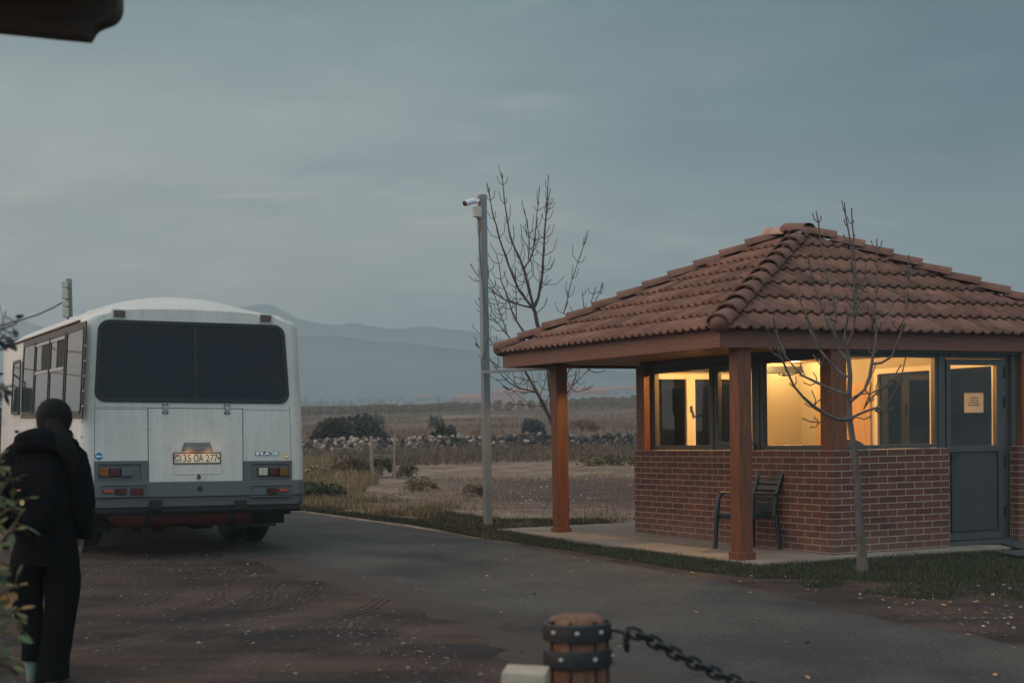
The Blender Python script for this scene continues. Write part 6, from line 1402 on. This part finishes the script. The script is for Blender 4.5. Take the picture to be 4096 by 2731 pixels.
m = MB(); hk = [at(1396, 1444, YB-.03), at(1412, 1447, YB-.03), at(1432, 1452, YB-.02), at(1446, 1447, YB-.02), at(1448, 1440, YB-.02), at(1438, 1441, YB-.02)]; m.tube(hk, [.009, .006, .006, .007, .006, .004], 8); m.build('hook', MT['iron'], ch_)
m = MB(); link(m, at(1439, 1466, YB-.02), Vector((0, 0, 1)), .4, .06, .032); m.tube([at(1440, 1476, YB-.02), at(1440, 1497, YB-.02)], [.011, .008], 8); m.build('hanging_pin', MT['iron'], ch_)
# pale stone block on a low pier at the bottom edge
YK = 4.45; q0 = at(1165, 1535, YK-.13); q1 = at(1268, 1568, YK-.13); zt2 = at(1215, 1532, YK).z
kb_ = root('stone_block', 'pale stone slab lying at the foot of the bollard', 'stone slab', (at(1208, 1540, YK).x, YK, zt2-.006), -.12); kb_.rotation_euler = (.02, .05, -.12)
m = MB(); hw_ = .068; m.loft([[(x*s, y*s, z) for x, y in rrect(-hw_, -.075, hw_, .075, .004, 3)] for z, s in ((-.062, .97), (-.055, 1), (-.003, 1), (0, .98))], True, False); m.build('slab', MT['limestone'], kb_)
gz_ = g(kb_.location.x, YK)-zt2; m = MB(); m.box((-.05, -.055, gz_-.1), (.05, .055, -.062)); m.build('pier', MT['bolwood'], kb_, .006)
# ================================================================ WOODEN EAVE, top left corner
MT['eavewood'] = M('dark_eave_wood', (.05, .032, .022), .7, .25, scale=4, stretch=(.7, 6, 6), bump=.3, bscale=12)
YE = 4.6; E0 = at(197, 86, YE)
ev = root('porch_eave', 'dark carved wooden eave jutting in at the top left', 'eave', E0, .0)
def ep(x, y): p = at(x, y, YE)-E0; return (p.x, p.z)
prof = [ep(-700, -12), ep(0, 67), ep(50, 72), ep(125, 80), ep(197, 86.5), ep(203, 76), ep(209, 66), ep(217, 59), ep(228, 54), ep(240, 50), ep(250, 46), ep(259, 39), ep(266, 29), ep(270, 18), ep(271, 6), ep(271, -25), ep(-700, -120)]
m = MB(); m.prism(prof, lambda a, b, d: (a, d, b), 0, .07); m.build('carved_board', MT['eavewood'], ev, .004)
m = MB(); m.prism(prof, lambda a, b, d: (a-.02, d, b), -.72, -.65); m.build('carved_board', MT['eavewood'], ev, .004)
m = MB(); pl0 = ep(262, -27); pl1 = ep(-700, -124)
for k in range(9): m.bar((pl0[0]+.03, -.82+k*.11, pl0[1]+.02), (pl1[0], -.82+k*.11, pl1[1]+.02), .105, .025, (0, 0, 1))
m.build('roof_planks', MT['eavewood'], ev, .003)
m = MB(); zz = -E0.z+g(E0.x-1.3, YE); m.box((-1.36, .1, zz), (-1.24, .22, prof[0][1]+.02)); m.build('support_post', MT['post'], ev, .006)
# ================================================================ LEAFY SHRUB at the left edge
MT['leaf'] = M('shrub_leaf', (1, 1, 1), .5, .15, tint=True)
def leaf(mb, p, d, n, s, c, r):
    d = d.normalized(); w = d.cross(n).normalized(); f = r.uniform(.8, 1.2); mb.cur = tuple(e*f for e in c); bend = n*(-.18*s)
    P = [p, p+d*s*.28+w*s*.20, p+d*s*.62+w*s*.22+bend*.4, p+d*s+bend, p+d*s*.62-w*s*.22+bend*.4, p+d*s*.28-w*s*.20, p+d*s*.5+bend*.15-n*.05*s]
    mb.add(P, [(0, 1, 6), (1, 2, 6), (2, 3, 6), (3, 4, 6), (4, 5, 6), (5, 0, 6)], True)
def leafy(name, label, YS_, stems, seed, pal):
    r = random.Random(seed); b = Vector((at(-95, 1500, YS_).x, YS_, 0)); b.z = g(b.x, b.y); t = root(name, label, 'shrub', b); m1 = MB(); m2 = MB()
    for px, pl_ in stems:
        P = [Vector((0, 0, 0))]+[at(x, y, YS_+dd)-b for x, y, dd in px]; F = []
        for a, c in zip(P, P[1:]):
            for i in range(6): F.append(a.lerp(c, i/6))
        F.append(P[-1]); n = len(F); m1.tube(F, [.010*(1-.75*i/n) for i in range(n)], 6)
        for i in range(int(n*.45), n):
            for k in range(2):
                d = Vector((r.uniform(-1, 1), r.uniform(-1, 1), r.uniform(-.6, .5))).normalized(); nn = Vector((r.uniform(-.5, .5), r.uniform(-.8, 0), 1)).normalized(); e = F[i]+d*.03; m1.tube([F[i], e], .002, 4)
                leaf(m2, e, d, nn, r.uniform(.035, .065), r.choice(pl_ or pal), r)
    m1.build('stem', MT['twig'], t); m2.build('foliage', MT['leaf'], t, recalc=False)
GR = [(.055, .085, .025), (.09, .11, .03), (.04, .065, .025), (.16, .15, .03)]; OR = [(.28, .13, .025), (.22, .11, .03), (.07, .08, .025)]; DKL = [(.02, .03, .03), (.03, .04, .035)]
leafy('leafy_shrub', 'green and yellowing leafy shrub blurred at the left edge', 4.5, [
    ([(-60, 1300, 0), (-20, 1160, 0), (25, 1088, 0)], None), ([(-50, 1320, .1), (-10, 1190, .1), (45, 1148, .1)], None), ([(-60, 1350, -.1), (-15, 1260, -.1), (35, 1200, 0)], GR), ([(-70, 1440, 0), (-30, 1385, 0), (32, 1345, 0)], OR), ([(-70, 1460, .1), (-20, 1420, .1), (42, 1398, .1)], OR),
    ([(-60, 1500, 0), (-20, 1470, 0), (40, 1440, 0)], GR), ([(-60, 1530, -.1), (-10, 1510, 0), (20, 1535, 0)], GR), ([(-50, 1200, 0), (-30, 1090, 0), (8, 1040, 0)], GR), ([(-60, 1420, 0), (-30, 1340, 0), (5, 1290, 0)], GR)], 4, GR)
leafy('overhanging_shrub', 'dark leafy branch reaching in beside the bus roof at left', 4.9, [([(-110, 1100, 0), (-80, 850, 0), (-30, 770, 0), (38, 742, 0)], DKL), ([(-110, 1050, 0), (-70, 880, 0), (-30, 800, 0), (8, 770, 0)], DKL), ([(-90, 1100, 0), (-60, 1000, 0), (-20, 900, 0), (8, 880, 0)], DKL)], 9, DKL)
# ================================================================ fallen leaves, haze
r = random.Random(33); m = MB()
for k in range(120):
    x, y = r.uniform(560, 2340), r.uniform(1250, 1560)
    if k < 60: x, y = r.uniform(1150, 2340), None; y = 1262+(x-1200)*.13+r.uniform(-14, 18)
    p = gnd(x, y); leaf(m, p+Vector((0, 0, .022)), Vector((r.uniform(-1, 1), r.uniform(-1, 1), 0)), Vector((r.uniform(-.4, .4), r.uniform(-.4, .4), 1)).normalized(), r.uniform(.03, .07), r.choice([(.30, .14, .05), (.22, .11, .05), (.34, .20, .09)]), r)
fl_ = m.build('fallen_leaves', MT['leaf'], recalc=False); struct(fl_, 'stuff')
hz = D.materials.new('haze'); hz.use_nodes = True; nt = hz.node_tree; nt.nodes.clear(); o = nt.nodes.new('ShaderNodeOutputMaterial'); v = nt.nodes.new('ShaderNodeVolumePrincipled'); nt.links.new(v.outputs[0], o.inputs['Volume'])
v.inputs['Color'].default_value = (*HAZE_C, 1); v.inputs['Density'].default_value = HAZE_D; v.inputs['Anisotropy'].default_value = .25
m = MB(); m.box((-1700, -60, -14), (1700, 1330, 97)); ho = m.build('haze', hz); struct(ho, 'stuff')
